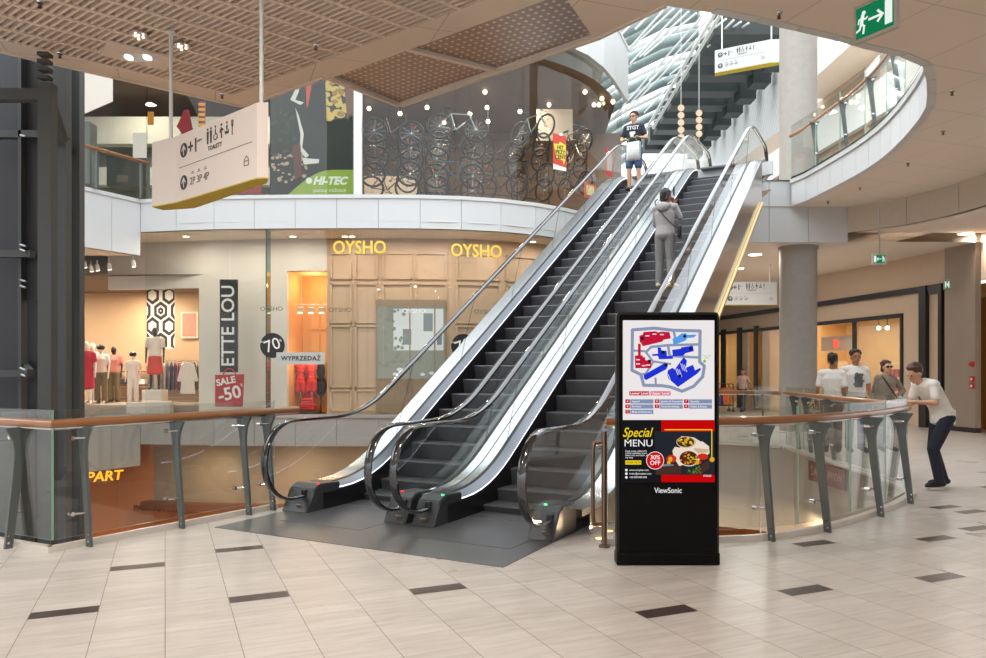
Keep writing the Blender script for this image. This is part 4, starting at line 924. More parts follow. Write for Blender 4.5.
# vertical black shop sign and sale bag poster
M = frame(onoy(229.5, 326, .9), (0, 0, 1), (-1, 0, 0)); bm = B(); flat(bm, M, rect(-1.33, -.25, 1.33, .25), 0, .08); t = obj('shop_sign', bm, VINYLB); tag(t, 'tall black sign with white vertical letters beside the clothes shop doorway', 'sign')
bm = B(); text(bm, 'ETTE LOU', .52, M @ Matrix.Translation((0, 0, .083)), .004, bold=.006); obj('sign_letters', bm, VINYLW, t)
M = frame(onoy(229.5, 389, .5), (1, 0, 0), (0, 0, 1)); t = thing('window_poster', 'red shopping-bag shaped sale poster below the black vertical sign', 'poster', M.translation)
M.translation = V((0, 0, 0)); bm = B(); flat(bm, M, [(-.40, -.5), (.38, -.5), (.42, .42), (-.40, .40)], 0, .02); obj('poster_board', bm, mat('sale_red', (176, 44, 44), .6, 0, .04, 3), t)
bm = B(); tube(bm, [(.17*math.cos(a), 0, .40+.17*math.sin(a)) for a in [PI*k/10 for k in range(11)]], .02, 6); obj('bag_handle', bm, MATS['sale_red'], t)
bm = B(); R = M @ Matrix.Rotation(.2, 4, 'Z'); text(bm, 'SALE', .26, R @ Matrix.Translation((-.05, .23, .024)), .004, bold=.008); text(bm, '-50', .50, R @ Matrix.Translation((-.02, -.14, .024)), .004, bold=.01); text(bm, '%', .12, R @ Matrix.Translation((.36, .04, .024)), .004); obj('poster_print', bm, VINYLW, t)
# spotlights on the gallery ceiling
def spot(label, p, aim=(0, -.3, -1), grp='track spotlights over the clothes shop', r=.06):
    t = thing('ceiling_spotlight', label, 'lamp', p, 0, grp); d = V(aim).normalized()
    bm = B(); cyl(bm, (0, 0, 0), (0, 0, -.12), .012, seg=6); cyl(bm, (0, 0, -.12), V((0, 0, -.12))+d*.18, r*.8, r, 12); obj('housing', bm, WHITE, t)
    bm = B(); cyl(bm, V((0, 0, -.12))+d*.18, V((0, 0, -.12))+d*.19, r*.9, seg=12); obj('lens', bm, emis('spot_lens', (255, 236, 200), 5), t); return t
for px, py, k in ((83, 272, 0), (91, 268, 0), (84, 264, 0), (97, 267, 0), (109, 266, 0), (133, 263, 0)):
    p = onz(px, py, 4.60); p.z = 4.8; spot('white spotlight on the left gallery ceiling in front of the clothes shop', p, (0, .3, -1))
for px, py in ((186, 235), (293, 231.5), (345, 232), (352, 233.5), (533, 241)):
    p = at(px, py, 22.1 if px < 480 else 23); p.z = 5.46; t = thing('ceiling_light', 'small round downlight in the pale ceiling behind the curved shop glass', 'lamp', p, 0, 'downlights behind the curved shop glass'); bm = B(); cyl(bm, (0, 0, -.012), (0, 0, 0), .11, seg=20); obj('trim_ring', bm, WHITE, t, 'auto'); bm = B(); cyl(bm, (0, 0, -.018), (0, 0, -.01), .085, seg=20); obj('diffuser', bm, MATS['spot_lens'], t)
for px, py in ((192, 292), (198, 290), (180, 301)):
    p = at(px, py, 25.5); p.z = 4.45; t = thing('ceiling_light', 'bright round downlight in the dim clothes shop ceiling', 'lamp', p, 0, 'downlights in the clothes shop'); bm = B(); cyl(bm, (0, 0, -.03), (0, 0, 0), .22, seg=20); obj('diffuser', bm, emis('shop_downlight', (255, 240, 214), 6), t)
for x, y, e in ((-14, 24.2, 120), (-11.5, 24.6, 150), (-9.5, 26.2, 110), (-12.5, 27.2, 110), (-16, 26, 110)): area('clothes_shop_lamp', (x, y, 4.35), .5, e*.8, (1, .86, .68))
for px in (186, 240, 293, 345, 400, 440, 500, 545):
    p = onwall(OY, px).lerp(onwall(WL, px), .4); area('curved_shop_lamp', (p.x, p.y, 5.38), .18, 15, (1, .90, .78))

# ------------------------------------------------------------------ storey below on the left
bm = B(); q = offset(OY, .55); ribbon(bm, q, -5.6, -2.2, .2, 0, 0, 1); ribbon(bm, q, -2.2, -.45, .2, 0, 1, 1); struct('wall_lower', bm, [mat('orange_lit_wall', (160, 98, 54), .5, 0, .35, .8), mat('brown_grey_signboard', (126, 112, 96), .5, 0, .2, 1)], label='orange shop wall of the storey below', cat='wall')
bm = B(); ribbon(bm, offset(LW, .8), -5.6, -.9, .2, 0, 0, 1); struct('wall_lower_left', bm, mat('brown_lower_wall', (150, 92, 52), .5, 0, .3, 1.5), label='brown shop wall of the storey below at the left', cat='wall')
bm = B(); ribbon(bm, [p+V((0, .0, 0)) for p in OY], -2.35, -2.15, .3, 0, 0, 1); struct('trim_14', bm, mat('dark_canopy_edge', (90, 52, 30), .5), label='dark canopy edge of the shop below', cat='canopy')
M = frame(at(99, 477, 19.6), (1, .8, 0), (0, 0, 1)); bm = B(); text(bm, 'APART', .36, M, .03, bold=.004, shear=.15); tag(obj('shop_sign', bm, mat('amber_letters', (236, 158, 30), .4, 0, emit=.9)), 'amber shop name letters on the storey below, seen through the left balustrade', 'sign')
bm = B(); M = frame(onoy(185, 517, .2), (1, 0, 0), (0, 0, 1))
text(bm, 'APART', .24, frame(onoy(131, 508, .4), (1, 0, 0), (0, 0, 1)), .02); text(bm, 'APART', .24, frame(onoy(166, 509, .4), (1, 0, 0), (0, 0, 1)), .02)
tag(obj('shop_sign', bm, mat('dark_letters_lower', (70, 34, 20), .5)), 'dark shop name letters on the orange wall of the storey below', 'sign')
for x, y, e in ((-8, 20.3, 90), (-5.5, 19.9, 110), (-3, 19.8, 110), (-.5, 20, 110), (2, 21.3, 90)): area('lower_shop_lamp', (x, y, -1.05), .5, e*.26, (1, .70, .40), (math.radians(28), 0, 0))
for x, y, e in ((-11.5, 15.5, 120), (-8.8, 17.5, 120)): area('lower_left_lamp', (x, y, -1.2), .8, e*.4, (1, .66, .4))
bm = B(); a_, b2 = offset(LW, .8)[-1], offset(OY, .55)[0]; ribbon(bm, [a_+V((-.1, -.1, 0)), b2+V((.1, .02, 0))], -5.6, -.45, .2, 0, 0, 1); struct('wall_lower_corner', bm, MATS['brown_lower_wall'], label='brown corner wall of the storey below', cat='wall')
# rounded kiosk counter on the lower floor, seen through the glass
ct = thing('counter', 'curved dark shop counter on the storey below', 'counter', (-7.0, 17.6, -5.6))
bm = B(); arc = [(1.9*math.cos(a), 1.9*math.sin(a), 0) for a in [PI+PI*k/14 for k in range(15)]]; ribbon(bm, [V(p) for p in arc], 0, 1.0, .4, 0, 0, 1); obj('body', bm, mat('dark_wood_counter', (84, 46, 28), .35), ct)
bm = B(); ribbon(bm, [V(p)*1.06 for p in arc], 1.0, 1.05, .6, 0, 0, 1); obj('top', bm, mat('pale_counter_top', (206, 160, 120), .3), ct)

# ------------------------------------------------------------------ scenic lift frame, far left
LF = thing('lift_frame', 'dark grey steel lift shaft frame rising through the void at the far left', 'lift shaft', (-5.9, 10.3, -5.6))
lo = V(LF.location)
def lpx(px, Y): return (px-CX)/F*Y
def lbox(bm, px0, px1, y0, z0, z1, dep=.14): 
    x0, x1 = lpx(px0, y0), lpx(px1, y0); box(bm, ((x0+x1)/2-lo.x, y0+dep/2-lo.y, (z0+z1)/2-lo.z), (x1-x0, dep, z1-z0))
zz = lambda py, Y: EYE-(py-HZ)/F*Y
LM = mat('lift_steel', (76, 80, 82), .5, .25, .06); LP = mat('lift_mesh_panel', (62, 64, 70), .6, .3, .18, 160)
for nm, a, b_, Y, zt in (('post', 37.5, 51, 9.2, zz(82, 9.2)), ('post', 52, 66, 10.3, 12), ('post', 70, 79.5, 11.0, 12), ('post', 18, 21, 10.2, 12)):
    bm = B(); lbox(bm, a, b_, Y, -5.6, zt); obj(nm, bm, LM, LF)
for a, b_, Y in ((-30, 18, 10.5), (22, 40, 10.6)):
    bm = B(); lbox(bm, a, b_, Y, -5.6, 12, .05); obj('shaft_panel', bm, LP, LF)
bm = B(); lbox(bm, 21, 38, 10.3, zz(300, 10.3), 12, .04); obj('shaft_panel', bm, mat('lift_dark_panel', (50, 52, 56), .5, .3), LF)
for py0, py1, a, b_, Y in ((88, 99.5, -30, 38, 9.25), (130, 137, -30, 66, 10.2), (250, 257, -30, 30, 10.1), (370, 377, -30, 30, 10.1), (410, 560, -30, 30, 10.4)):
    bm = B(); lbox(bm, a, b_, Y, zz(py1, Y), zz(py0, Y), .12); obj('beam', bm, LM, LF)
for x0, y0, x1, y1, Y in ((51, 100, 64, 142, 9.6), (68, 145, 77, 172, 10.9), (30, 372, 22, 362, 10.0)):
    bm = B(); p, q = at(x0, y0, Y)-lo, at(x1, y1, Y+.6)-lo; cyl(bm, p, q, .055, seg=4); obj('brace', bm, LM, LF)
for py in (55, 62, 70, 78):
    bm = B(); p = at(45, py, 9.25)-lo; box(bm, p, (.13, .12, .04)); obj('bracket', bm, LM, LF)
for py in (245, 250, 280, 286, 368, 374, 136):
    bm = B(); p = at(24, py, 10.15)-lo; cyl(bm, p-V((.03, .03, 0)), p+V((.07, -.08, -.03)), .014, seg=8); obj('bolt', bm, mat('zinc_bolt', (150, 152, 154), .4, .6), LF)
for a_, b2 in ((66.8, 69.2),):
    bm = B(); lbox(bm, a_, b2, 10.9, -5.6, 12, .04); obj('glazing_strip', bm, mat('pale_glazing_strip', (186, 196, 192), .3), LF)
# ================================================================== UPPER SHOP (sports) BEHIND GLASS
UPG = smooth_line([(-13.4, 14.6, 0), (-9.85, 21.7, 0)], 2)
OG = offset(OY, .22)
ugx = [143, 200, 270, 357, 455, 523, 579, 612, 629]
zt3 = 11.25
k_ = 30
def upl(px): return onwall(OG, px)
for i in range(len(ugx)-1):
    a, b_ = upl(ugx[i]), upl(ugx[i+1])
    if a is None or b_ is None: continue
    seg = [a]+[p for p in OG if a.x+.02 < p.x < b_.x-.02]+[b_]; d = (seg[-1]-seg[0]).normalized(); seg[0] = seg[0]+d*.01; seg[-1] = seg[-1]-d*.01
    bm = B(); strip(bm, [p+V((0, 0, 6.38)) for p in seg], [p+V((0, 0, zt3)) for p in seg]); struct('window_%d' % (k_+i), bm, SHOPGLASS, label='upper shopfront glass pane %d of the sports shop' % (i+1), cat='window', smooth=True)
bm = B(); q = resample(UPG, 2.0); strip(bm, [p+V((0, 0, 6.4)) for p in q], [p+V((0, 0, zt3)) for p in q]); struct('window_40', bm, SHOPGLASS, label='upper shopfront glass at the left corner', cat='window')
bm = B(); p = upl(358); box(bm, (p.x, p.y+.02, 8.8), (.22, .14, 4.9)); struct('trim_15', bm, WHITE, label='white upright between the poster and the bicycle window', cat='mullion')
fascia('trim_16', OY, zt3, 13.2, 1.15, 'white curved edge of the top floor above the sports shop', lip=True)
bm = B(); poly_holes(bm, [[(-24, 45), (5, 45)]+[(p.x, p.y) for p in OYU[::-1]]+[(-9.95, 21.45), (-13.6, 14.2), (-24, 14.2)]], 10.6); struct('ceiling_sports', bm, mat('brown_sports_ceiling', (96, 76, 62), .7), label='dark brown ceiling of the sports shop', cat='ceiling')
bm = B(); poly_holes(bm, [[(-24, 45), (5, 45)]+[(p.x, p.y) for p in OYU[::-1]]+[(-9.95, 21.45), (-13.6, 14.2), (-24, 14.2)]], 13.2); struct('ceiling_top', bm, WHITE, label='top floor slab over the sports shop', cat='ceiling')
SPW = mat('brown_sports_wall', (104, 78, 60), .7, 0, .3, .8)
bm = B(); quad(bm, (-24, 29, 6.3), (4.9, 29, 6.3), (4.9, 29, 10.6), (-24, 29, 10.6)); quad(bm, (-5.6, 21.6, 6.3), (-5.6, 29, 6.3), (-5.6, 29, 10.6), (-5.6, 21.6, 10.6)); struct('wall_sports', bm, SPW, label='brown back wall of the sports shop', cat='wall')
bm = B(); quad(bm, (1.45, 25.3, 9.2), (2.65, 25.3, 9.2), (2.65, 25.3, 10.25), (1.45, 25.3, 10.25)); quad(bm, (-4.4, 26, 6.5), (-2.6, 26, 6.5), (-2.6, 26, 8.2), (-4.4, 26, 8.2)); struct('wall_sports_panel', bm, mat('pale_sports_panel', (206, 190, 172), .6), label='pale display panels deep in the sports shop', cat='wall')
# bicycles ------------------------------------------------------------
TYRE = mat('black_tyre', (26, 26, 28), .6); FRM = [mat('bike_frame_'+n_, c3, .3, .3) for n_, c3 in (('black', (40, 42, 46)), ('silver', (180, 190, 196)), ('white', (226, 226, 224)), ('teal', (60, 92, 100)))]
ORANGE = mat('orange_reflector', (226, 110, 30), .4)
def make_bike(fm):
    r = thing('bicycle', 'x', 'bicycle'); R_ = .345
    def wheel(cx):
        bm = B(); tube(bm, [(cx+R_*math.cos(a), 0, R_*math.sin(a)) for a in [2*PI*k/28 for k in range(28)]], .034, 6, closed=True); w_ = obj('wheel', bm, TYRE, r, True)
        bm = B()
        for k in range(12): a = 2*PI*k/12; cyl(bm, (cx, .015*(-1)**k, 0), (cx+R_*.96*math.cos(a), 0, R_*.96*math.sin(a)), .0025, seg=3, caps=False)
        cyl(bm, (cx, -.04, 0), (cx, .04, 0), .025, seg=8); obj('spokes', bm, STEEL, w_)
        bm = B(); a = 1.1; box(bm, (cx+.2*math.cos(a), -.02, .2*math.sin(a)), (.06, .015, .03), Matrix.Rotation(-a, 3, 'Y')); obj('reflector', bm, ORANGE, w_)
    wheel(-.52); wheel(.54)
    bb, st, ht, hb = V((-.06, 0, -.06)), V((-.22, 0, .40)), V((.34, 0, .42)), V((.37, 0, .30)); rh, fh = V((-.52, 0, 0)), V((.54, 0, 0))
    bm = B()
    for a, b_, q in ((bb, st, .018), (st, ht, .018), (bb, hb, .022), (ht, hb, .022)): cyl(bm, a, b_, q, seg=8)
    for y in (-.05, .05):
        o_ = V((0, y, 0)); cyl(bm, rh+o_, bb, .011, seg=6); cyl(bm, rh+o_, st, .010, seg=6); cyl(bm, fh+o_, hb+o_*.6, .014, seg=6)
    cyl(bm, hb-V((0, .04, 0)), hb+V((0, .04, 0)), .02, seg=6); obj('bike_frame', bm, fm, r, 'auto')
    bm = B(); cyl(bm, st, st+V((-.05, 0, .14)), .013, seg=6); ball(bm, st+V((-.07, 0, .16)), (.13, .06, .03)); ball(bm, st+V((-.14, 0, .165)), (.07, .08, .03)); obj('saddle', bm, BLACK, r, True)
    bm = B(); cyl(bm, ht, ht+V((-.02, 0, .10)), .016, seg=6); c0 = ht+V((.03, 0, .11)); cyl(bm, ht+V((-.02, 0, .10)), c0, .014, seg=6); tube(bm, [c0+V((-.05, -.25, .02)), c0+V((0, -.1, 0)), c0+V((0, .1, 0)), c0+V((-.05, .25, .02))], .014, 6); obj('handlebar', bm, BLACK, r)
    bm = B(); tube(bm, [bb+V((.09*math.cos(a), -.04, .09*math.sin(a))) for a in [2*PI*k/16 for k in range(16)]], .008, 4, closed=True); cyl(bm, bb+V((0, -.05, 0)), bb+V((.12, -.06, -.12)), .012, seg=5); box(bm, bb+V((.12, -.10, -.12)), (.09, .07, .02)); obj('crankset', bm, DARK, r)
    return r
bikes = [make_bike(f) for f in FRM]; used = [0]*4; random.seed(5)
colrow = [(392, 0, 22.0, [132, 147, 159, 174, 188], 0), (456, .12, 22.1, [128, 146, 161, 176, 189], 1), (530, -.75, 23.3, [130, 148, 163, 178, 191], 2), (572, -1.0, 24.4, [146, 160, 172, 186], 3), (424, .4, 24.2, [150, 169, 184], 4), (500, -.3, 25.0, [152, 170, 187], 5)]
colrow = [(px, rz, [(py, Yb+.56/math.cos(rz)*(k % 3)) for k, py in enumerate(pys)], ci) for px, rz, Yb, pys, ci in colrow]
cname = ['leftmost column', 'second column from left', 'third column from left', 'column by the red poster', 'gap behind the left columns', 'gap behind the middle columns']
rname = ['topmost', 'second from top', 'third from top', 'fourth from top', 'lowest']
fname = ['black', 'silver', 'white', 'teal']
for px, rz, rows, ci in colrow:
    for ri, (py, Y) in enumerate(rows):
        fi = 1 if (ci, ri) in ((2, 0), (1, 0)) else 2 if (ci, ri) in ((3, 1),) else (3 if (ci+ri) % 5 == 4 else 0)
        o = bikes[fi] if not used[fi] else copy_tree(bikes[fi]); used[fi] = 1
        o.location = at(px+random.uniform(-3, 3), py, Y); o.rotation_euler = (random.uniform(-.05, .05), random.uniform(-.06, .1), rz+random.uniform(-.05, .05)+(PI if ri % 2 and ci < 2 else 0))
        o['label'] = '%s bicycle, %s in the %s of the window' % (fname[fi], rname[ri], cname[ci]); o['category'] = 'bicycle'; o['group'] = 'bicycles hung in the sports shop window'
# hanging rack carrying the bicycles
rk = thing('bicycle_rack', 'black steel rack carrying the hanging bicycles in the window', 'rack', (-2.0, 27.2, 6.31))
for x, y in ((-1.9, 0), (-.4, 0), (1.1, .0), (2.9, .6), (4.1, 1.3)):
    bm = B(); cyl(bm, (x, y, 0), (x, y, 4.25), .03, seg=8); obj('upright', bm, BLACK, rk)
for z in (.4, 1.0, 1.6, 2.3, 2.9):
    bm = B(); tube(bm, [(-1.9, 0, z), (1.1, 0, z), (2.9, .6, z), (4.1, 1.3, z)], .02, 6); obj('crossbar', bm, BLACK, rk)
# HI-TEC poster
Yp = 21.35; PX0, PX1 = (270-CX)/F*Yp, (356-CX)/F*Yp; pz0, pz1 = 6.4, EYE+(HZ-66)/F*Yp
po = thing('window_poster', 'tall dark outdoor shoe poster with green footer in the upper shop window', 'poster', ((PX0+PX1)/2, Yp, pz0))
w = PX1-PX0; h = pz1-pz0; M = frame((-w/2, 0, 0), (1, 0, 0), (0, 0, 1)); bm = B(); flat(bm, M, rect(0, 0, w, h), 0, .02, 0)
random.seed(21); z = .022
def blobs(n_, x0, x1, y0, y1, r0, r1, mi):
    global z
    for k in range(n_):
        z += .00012; cx, cy, r = random.uniform(x0, x1)*w, random.uniform(y0, y1)*h, random.uniform(r0, r1)
        r = min(r, cx, w-cx, cy, h-cy)
        if r > .015: flat(bm, M, disc(cx, cy, r, 9, r*random.uniform(.5, 1)), z, .0015, mi)
blobs(40, .6, .98, .60, .98, .05, .16, 2); blobs(16, .62, .97, .62, .97, .04, .1, 3); blobs(60, .02, .45, .12, .34, .02, .07, 4); blobs(30, .02, .3, .3, .7, .03, .08, 5)
def P(*pts, mi): 
    global z
    z += .002; flat(bm, M, [(x*w, y*h) for x, y in pts], z, .0015, mi)
P((.42, .97), (.62, .98), (.58, .85), (.50, .74), (.43, .68), (.42, .84), mi=6); P((.24, .74), (.36, .9), (.34, .8), (.30, .74), (.40, .72), (.36, .70), mi=7); P((.52, .97), (.64, .97), (.66, .58), (.55, .56), (.44, .66), mi=1)
P((.85, .97), (.99, .97), (.99, .62), (.9, .6), mi=8); P((.80, .98), (.98, .98), (.93, .83), mi=6)
P((.30, .68), (.34, .62), (.40, .48), (.38, .38), (.46, .32), (.42, .30), (.35, .36), (.36, .48), mi=7); P((.27, .40), (.36, .40), (.38, .16), (.29, .14), mi=9); P((.38, .30), (.58, .29), (.57, .26), (.40, .25), mi=7); P((.44, .25), (.60, .26), (.62, .18), (.50, .14), mi=1)
z += .002; flat(bm, M, [(.18*w, 0)]+[((.18+.82*t)*w, (.21*math.sin(PI*.5*min(1, t*1.5)) if t < .67 else .21)*h) for t in [k/12 for k in range(1, 13)]]+[(w, 0)], z, .002, 10)
z += .003
text(bm, 'HI-TEC', .30, M @ Matrix.Translation((.70*w, .125*h, z)), .002, shear=.3, mi=11, bold=.014); text(bm, 'poczuj różnicę', .15, M @ Matrix.Translation((.70*w, .055*h, z)), .002, mi=11); flat(bm, M, disc(.46*w, .128*h, .09, 16), z, .002, 11)
obj('print', bm, [mat('poster_dark', (34, 38, 34), .5, 0, .5, 1.5), mat('poster_shadow', (20, 23, 24), .5), mat('poster_yellow', (206, 178, 92), .5), mat('poster_amber', (160, 120, 48), .5), mat('poster_gravel', (176, 154, 130), .5), mat('poster_olive', (70, 70, 52), .5), mat('poster_red', (190, 74, 52), .5), mat('poster_white', (214, 212, 206), .5), mat('poster_brown', (110, 72, 44), .5), mat('poster_boot', (92, 50, 34), .5), mat('poster_green', (142, 168, 62), .5), mat('poster_letter', (226, 232, 220), .5)], po)
# red promotion poster on the glass
Mo = frame(at(559.5, 152.5, 22.7), tang(559), (0, 0, 1)); po = thing('promotion_poster', 'red poster with yellow splash hanging over the bicycles', 'poster', Mo.translation); Mo.translation = V((0, 0, 0))
bm = B(); flat(bm, Mo, [(-.27, -.52), (.27, -.52), (.27, .52), (-.27, .54)], 0, .01, 0); flat(bm, Mo, [(-.27, -.54), (.27, -.52), (.27, -.42), (-.27, -.38)], .011, .002, 3)
flat(bm, Mo, [(-.25, .22), (-.05, .24), (.0, .32), (.25, .26), (.23, -.2), (.16, -.34), (.12, -.22), (-.14, -.20), (-.2, .02)], .012, .002, 1)
for i, s in enumerate(('HIT', 'PRZY', 'CENY')): text(bm, s, .17, Mo @ Matrix.Translation((.02, .14-.14*i, .016)) @ Matrix.Rotation(.12, 4, 'Z'), .002, mi=2, bold=.004)
obj('print', bm, [mat('promo_red', (198, 62, 46), .5), mat('promo_yellow', (222, 206, 62), .5), VINYLB, VINYLW], po)
for px, py, ww, hh, Y, lab, c3 in ((609, 163, .34, .85, 24.0, 'red framed notice at the right end of the sports shop window', (186, 40, 48)), (590, 191, .55, .45, 23.3, 'red and yellow poster low in the window beside the escalator', (190, 88, 50))):
    bm = B(); t = thing('window_poster', lab, 'poster', at(px, py, Y)); M = frame((0, 0, 0), tang(570), (0, 0, 1)); flat(bm, M, rect(-ww/2, -hh/2, ww/2, hh/2), 0, .01); obj('board', bm, mat('poster_%d' % px, c3, .5), t)
    bm = B(); flat(bm, M, rect(-ww*.32, -hh*.3, ww*.32, hh*.36), .012, .003); obj('print', bm, mat('poster_print_%d' % px, (206, 196, 150) if px == 590 else (150, 150, 146), .5, 0, .3, 9), t)
# lights in the sports shop
k = 0
for px, py in ((369, 107), (427, 106), (444, 121), (485, 88), (487, 106), (488, 120), (520, 110), (549, 100), (585, 58), (594, 63), (602, 89), (599, 98), (613, 80), (470, 112), (400, 112)):
    Y = 24.5+(px % 5)*.3; p = at(px, py, Y); p.z = min(p.z, 10.58); t = thing('ceiling_spotlight', 'small bright spotlight in the dark sports shop ceiling', 'lamp', p, 0, 'spotlights of the sports shop')
    bm = B(); ball(bm, (0, 0, -.05), .07, seg=10); obj('lens', bm, MATS['spot_lens'], t)
    if p.z < 10.5: bm = B(); cyl(bm, (0, 0, 0), (0, 0, 10.6-p.z), .012, seg=6); obj('stem', bm, BLACK, t)
for x, y, e in ((-4, 24.8, 130), (-1.5, 24.8, 130), (1, 25, 130), (3, 26, 110), (-8, 24, 120), (-11.5, 24, 120), (-13, 19, 90)): area('sports_lamp', (x, y, 10.45), .4, e*.55, (1, .84, .64))
# left part of the upper level: fan goods behind glass
bm = B(); quad(bm, (-19, 27, 6.3), (-5.7, 27, 6.3), (-5.7, 27, 10.5), (-19, 27, 10.5)); struct('wall_upper_left', bm, mat('grey_green_shop_wall', (128, 140, 134), .6, 0, .25, .7), label='grey green back wall of the fan shop on the upper floor', cat='wall')
bm = B(); 
for z0, z1, y in ((9.1, 10.0, 25.5), (7.8, 8.4, 25.8)): box(bm, (-10.5, y, (z0+z1)/2), (8, .4, z1-z0))
struct('trim_17', bm, mat('pale_shop_band', (186, 192, 188), .5), label='white ceiling bands inside the fan shop', cat='trim')
def card(name, lab, cat, px0, py0, px1, py1, Y, m, th=.05, pts=None):
    t = thing(name, lab, cat, at((px0+px1)/2, py1, Y)); a, b_ = at(px0, py0, Y), at(px1, py1, Y); w_, h_ = b_.x-a.x, a.z-b_.z
    bm = B(); M = frame((0, 0, 0), (1, 0, 0), (0, 0, 1)); flat(bm, M, [((x-.5)*w_, y*h_) for x, y in (pts or rect(0, 0, 1, 1))], 0, th); obj('panel', bm, m, t); return t
card('window_banner', 'white banner with yellow stripe high in the upper left window', 'banner', 85, 70, 113, 114, 19.9, mat('banner_pale', (218, 214, 206), .6, 0, .06, 1), .03, [(0, 0), (1, .28), (1, .95), (0, 1)])
card('scarf', 'red and yellow striped scarf hanging in the upper left window', 'scarf', 199.5, 102, 205.5, 128, 22.4, mat('scarf_red', (186, 52, 56), .8))
t = bpy.data.objects['scarf']; bm = B()
for k in range(5): flat(bm, frame((0, -.055, 0), (1, 0, 0), (0, 0, 1)), rect(-.095, .04+k*.15, .095, .11+k*.15), 0, .02)
obj('stripes', bm, mat('scarf_yellow', (222, 186, 66), .8), t)
card('pennant', 'dark red pennant hanging beside the striped scarf', 'pennant', 177, 110, 194, 134, 22.6, mat('pennant_red', (150, 42, 54), .8), .03, [(0, .3), (.45, 1), (.7, 1), (1, 0), (.3, 0)])
card('streamer', 'orange streamer hanging in the upper left window', 'banner', 148, 112, 154, 125, 22.4, mat('streamer_orange', (206, 140, 50), .8), .03)
card('notice_sheet', 'white sheet of prices in the upper left window', 'poster', 133, 133, 147, 158, 22.2, VINYLW, .01)
card('notice_sheet', 'dark notice reading open in the upper left window', 'poster', 117, 175, 128, 182, 21.9, mat('dark_notice', (92, 84, 76), .6), .01)
card('display_stand', 'grey display stand behind the upper left railing', 'stand', 88, 126, 97, 187, 22.0, mat('stand_grey', (108, 116, 118), .5), .4)
card('display_counter', 'dark counter behind the upper left window glass', 'counter', 115, 160, 150, 190, 23.0, mat('dark_counter', (60, 66, 62), .5), .5)
card('red_footer_panel', 'red panel with pale oval low in the upper window beside the hanging sign', 'poster', 231, 165, 262, 194, 22.0, mat('footer_red', (150, 34, 44), .5), .02)
ub = [V((-13.3, 14.4, 0)), V((-9.9, 21.0, 0))]
root = thing('handrail', 'wooden handrail along the upper left gallery glass', 'handrail', (-11.6, 17.7, 6.4)); o_ = V(root.location)
bm = B(); tube(bm, [V((-13.4, 14.55, 7.42))-o_, V((-9.75, 21.5, 7.42))-o_], .05, 8); obj('rail', bm, WOOD, root, True)
for t in (.2, .5, .8, .97):
    p = V((-13.4, 14.55, 6.38)).lerp(V((-9.75, 21.5, 6.38)), t)-o_; bm = B(); box(bm, p+V((0, 0, .5)), (.05, .1, 1.0)); obj('post', bm, GREYPOST, root)

# ================================================================== RIGHT SHOPS
WR0, WR1 = V((13.9, 9.5, 0)), V((9.35, 37, 0)); RD = (WR1-WR0).normalized(); RN = V((-RD.y, RD.x, 0))   # RN points to the gallery (left)
def wr(px, off=0):
    k = (px-CX)/F; a = WR0+RN*off; t = (k*a.y-a.x)/(RD.x-k*RD.y); return a+RD*t
def wrz(px, py, off=0): return EYE-(py-HZ)/F*wr(px, off).y
def rbox(bm, px0, px1, z0, z1, off=0, th=.12, mi=0):
    a, b_ = wr(px0, off), wr(px1, off); prism(bm, [V((a.x, a.y, z0)), V((b_.x, b_.y, z0)), V((b_.x, b_.y, z1)), V((a.x, a.y, z1))], RN*th, mi)
CRM = mat('cream_stone_cladding', (206, 184, 160), .45, 0, .05, 1.2); DKF = mat('dark_portal_frame', (34, 30, 30), .4)
ZL = 3.88
bm = B(); rbox(bm, 600, 1100, ZL-.05, 5.3, 0, .1); rbox(bm, 905, 926, 0, ZL, 0, .1); rbox(bm, 931.5, 946, 0, ZL, 0, .12); rbox(bm, 948, 960, 0, ZL, 0, .1); rbox(bm, 742, 750, 0, 3.3, 0, .1); rbox(bm, 600, 905, 3.18, ZL, 0, .08)
struct('wall_right', bm, CRM, label='cream shopfront wall of the right gallery', cat='wall')
bm = B(); rbox(bm, 600, 950, ZL-.16, ZL, .1, .10); rbox(bm, 925.5, 932.5, 0, ZL, .02, .22); rbox(bm, 945, 948.5, 0, ZL, .02, .22); rbox(bm, 932, 946, ZL-.25, ZL, .1, .12)
rbox(bm, 600, 904, 3.08, 3.2, .08, .06); rbox(bm, 901.5, 904, 0, 3.2, .08, .06); rbox(bm, 815, 817, 0, 3.1, .05, .05); rbox(bm, 853, 857, 0, 3.1, .05, .03); rbox(bm, 755, 758, 0, 3.3, .1, .06); rbox(bm, 738, 742, 0, 3.3, .1, .06); rbox(bm, 781, 783, 0, 3.3, .1, .06); rbox(bm, 722, 726, 0, 3.3, .1, .06)
struct('trim_18', bm, DKF, label='dark frames and lintel around the right shop windows', cat='frame')
bm = B(); rbox(bm, 758, 781, 0, 3.15, .03, .01); struct('window_50', bm, SHOPGLASS, label='shop window pane left of the round column', cat='window')
bm = B(); rbox(bm, 857, 902, 0, 3.15, .03, .01); struct('window_51', bm, SHOPGLASS, label='wide shop window pane behind the three people', cat='window')
bm = B(); rbox(bm, 726, 738, 0, 3.15, .03, .01); struct('window_52', bm, SHOPGLASS, label='narrow shop window pane near the lift of the escalator', cat='window')
AMB = mat('amber_shop_wall', (208, 172, 122), .6, 0, .08, 1.5)
bm = B()
for a_, b2, m_ in ((WR0, WR1, 0),):
    p, q = WR0-RN*3.2+RD*9, WR1-RN*3.2; quad(bm, V((p.x, p.y, 0)), V((q.x, q.y, 0)), V((q.x, q.y, 3.6)), V((p.x, p.y, 3.6)))
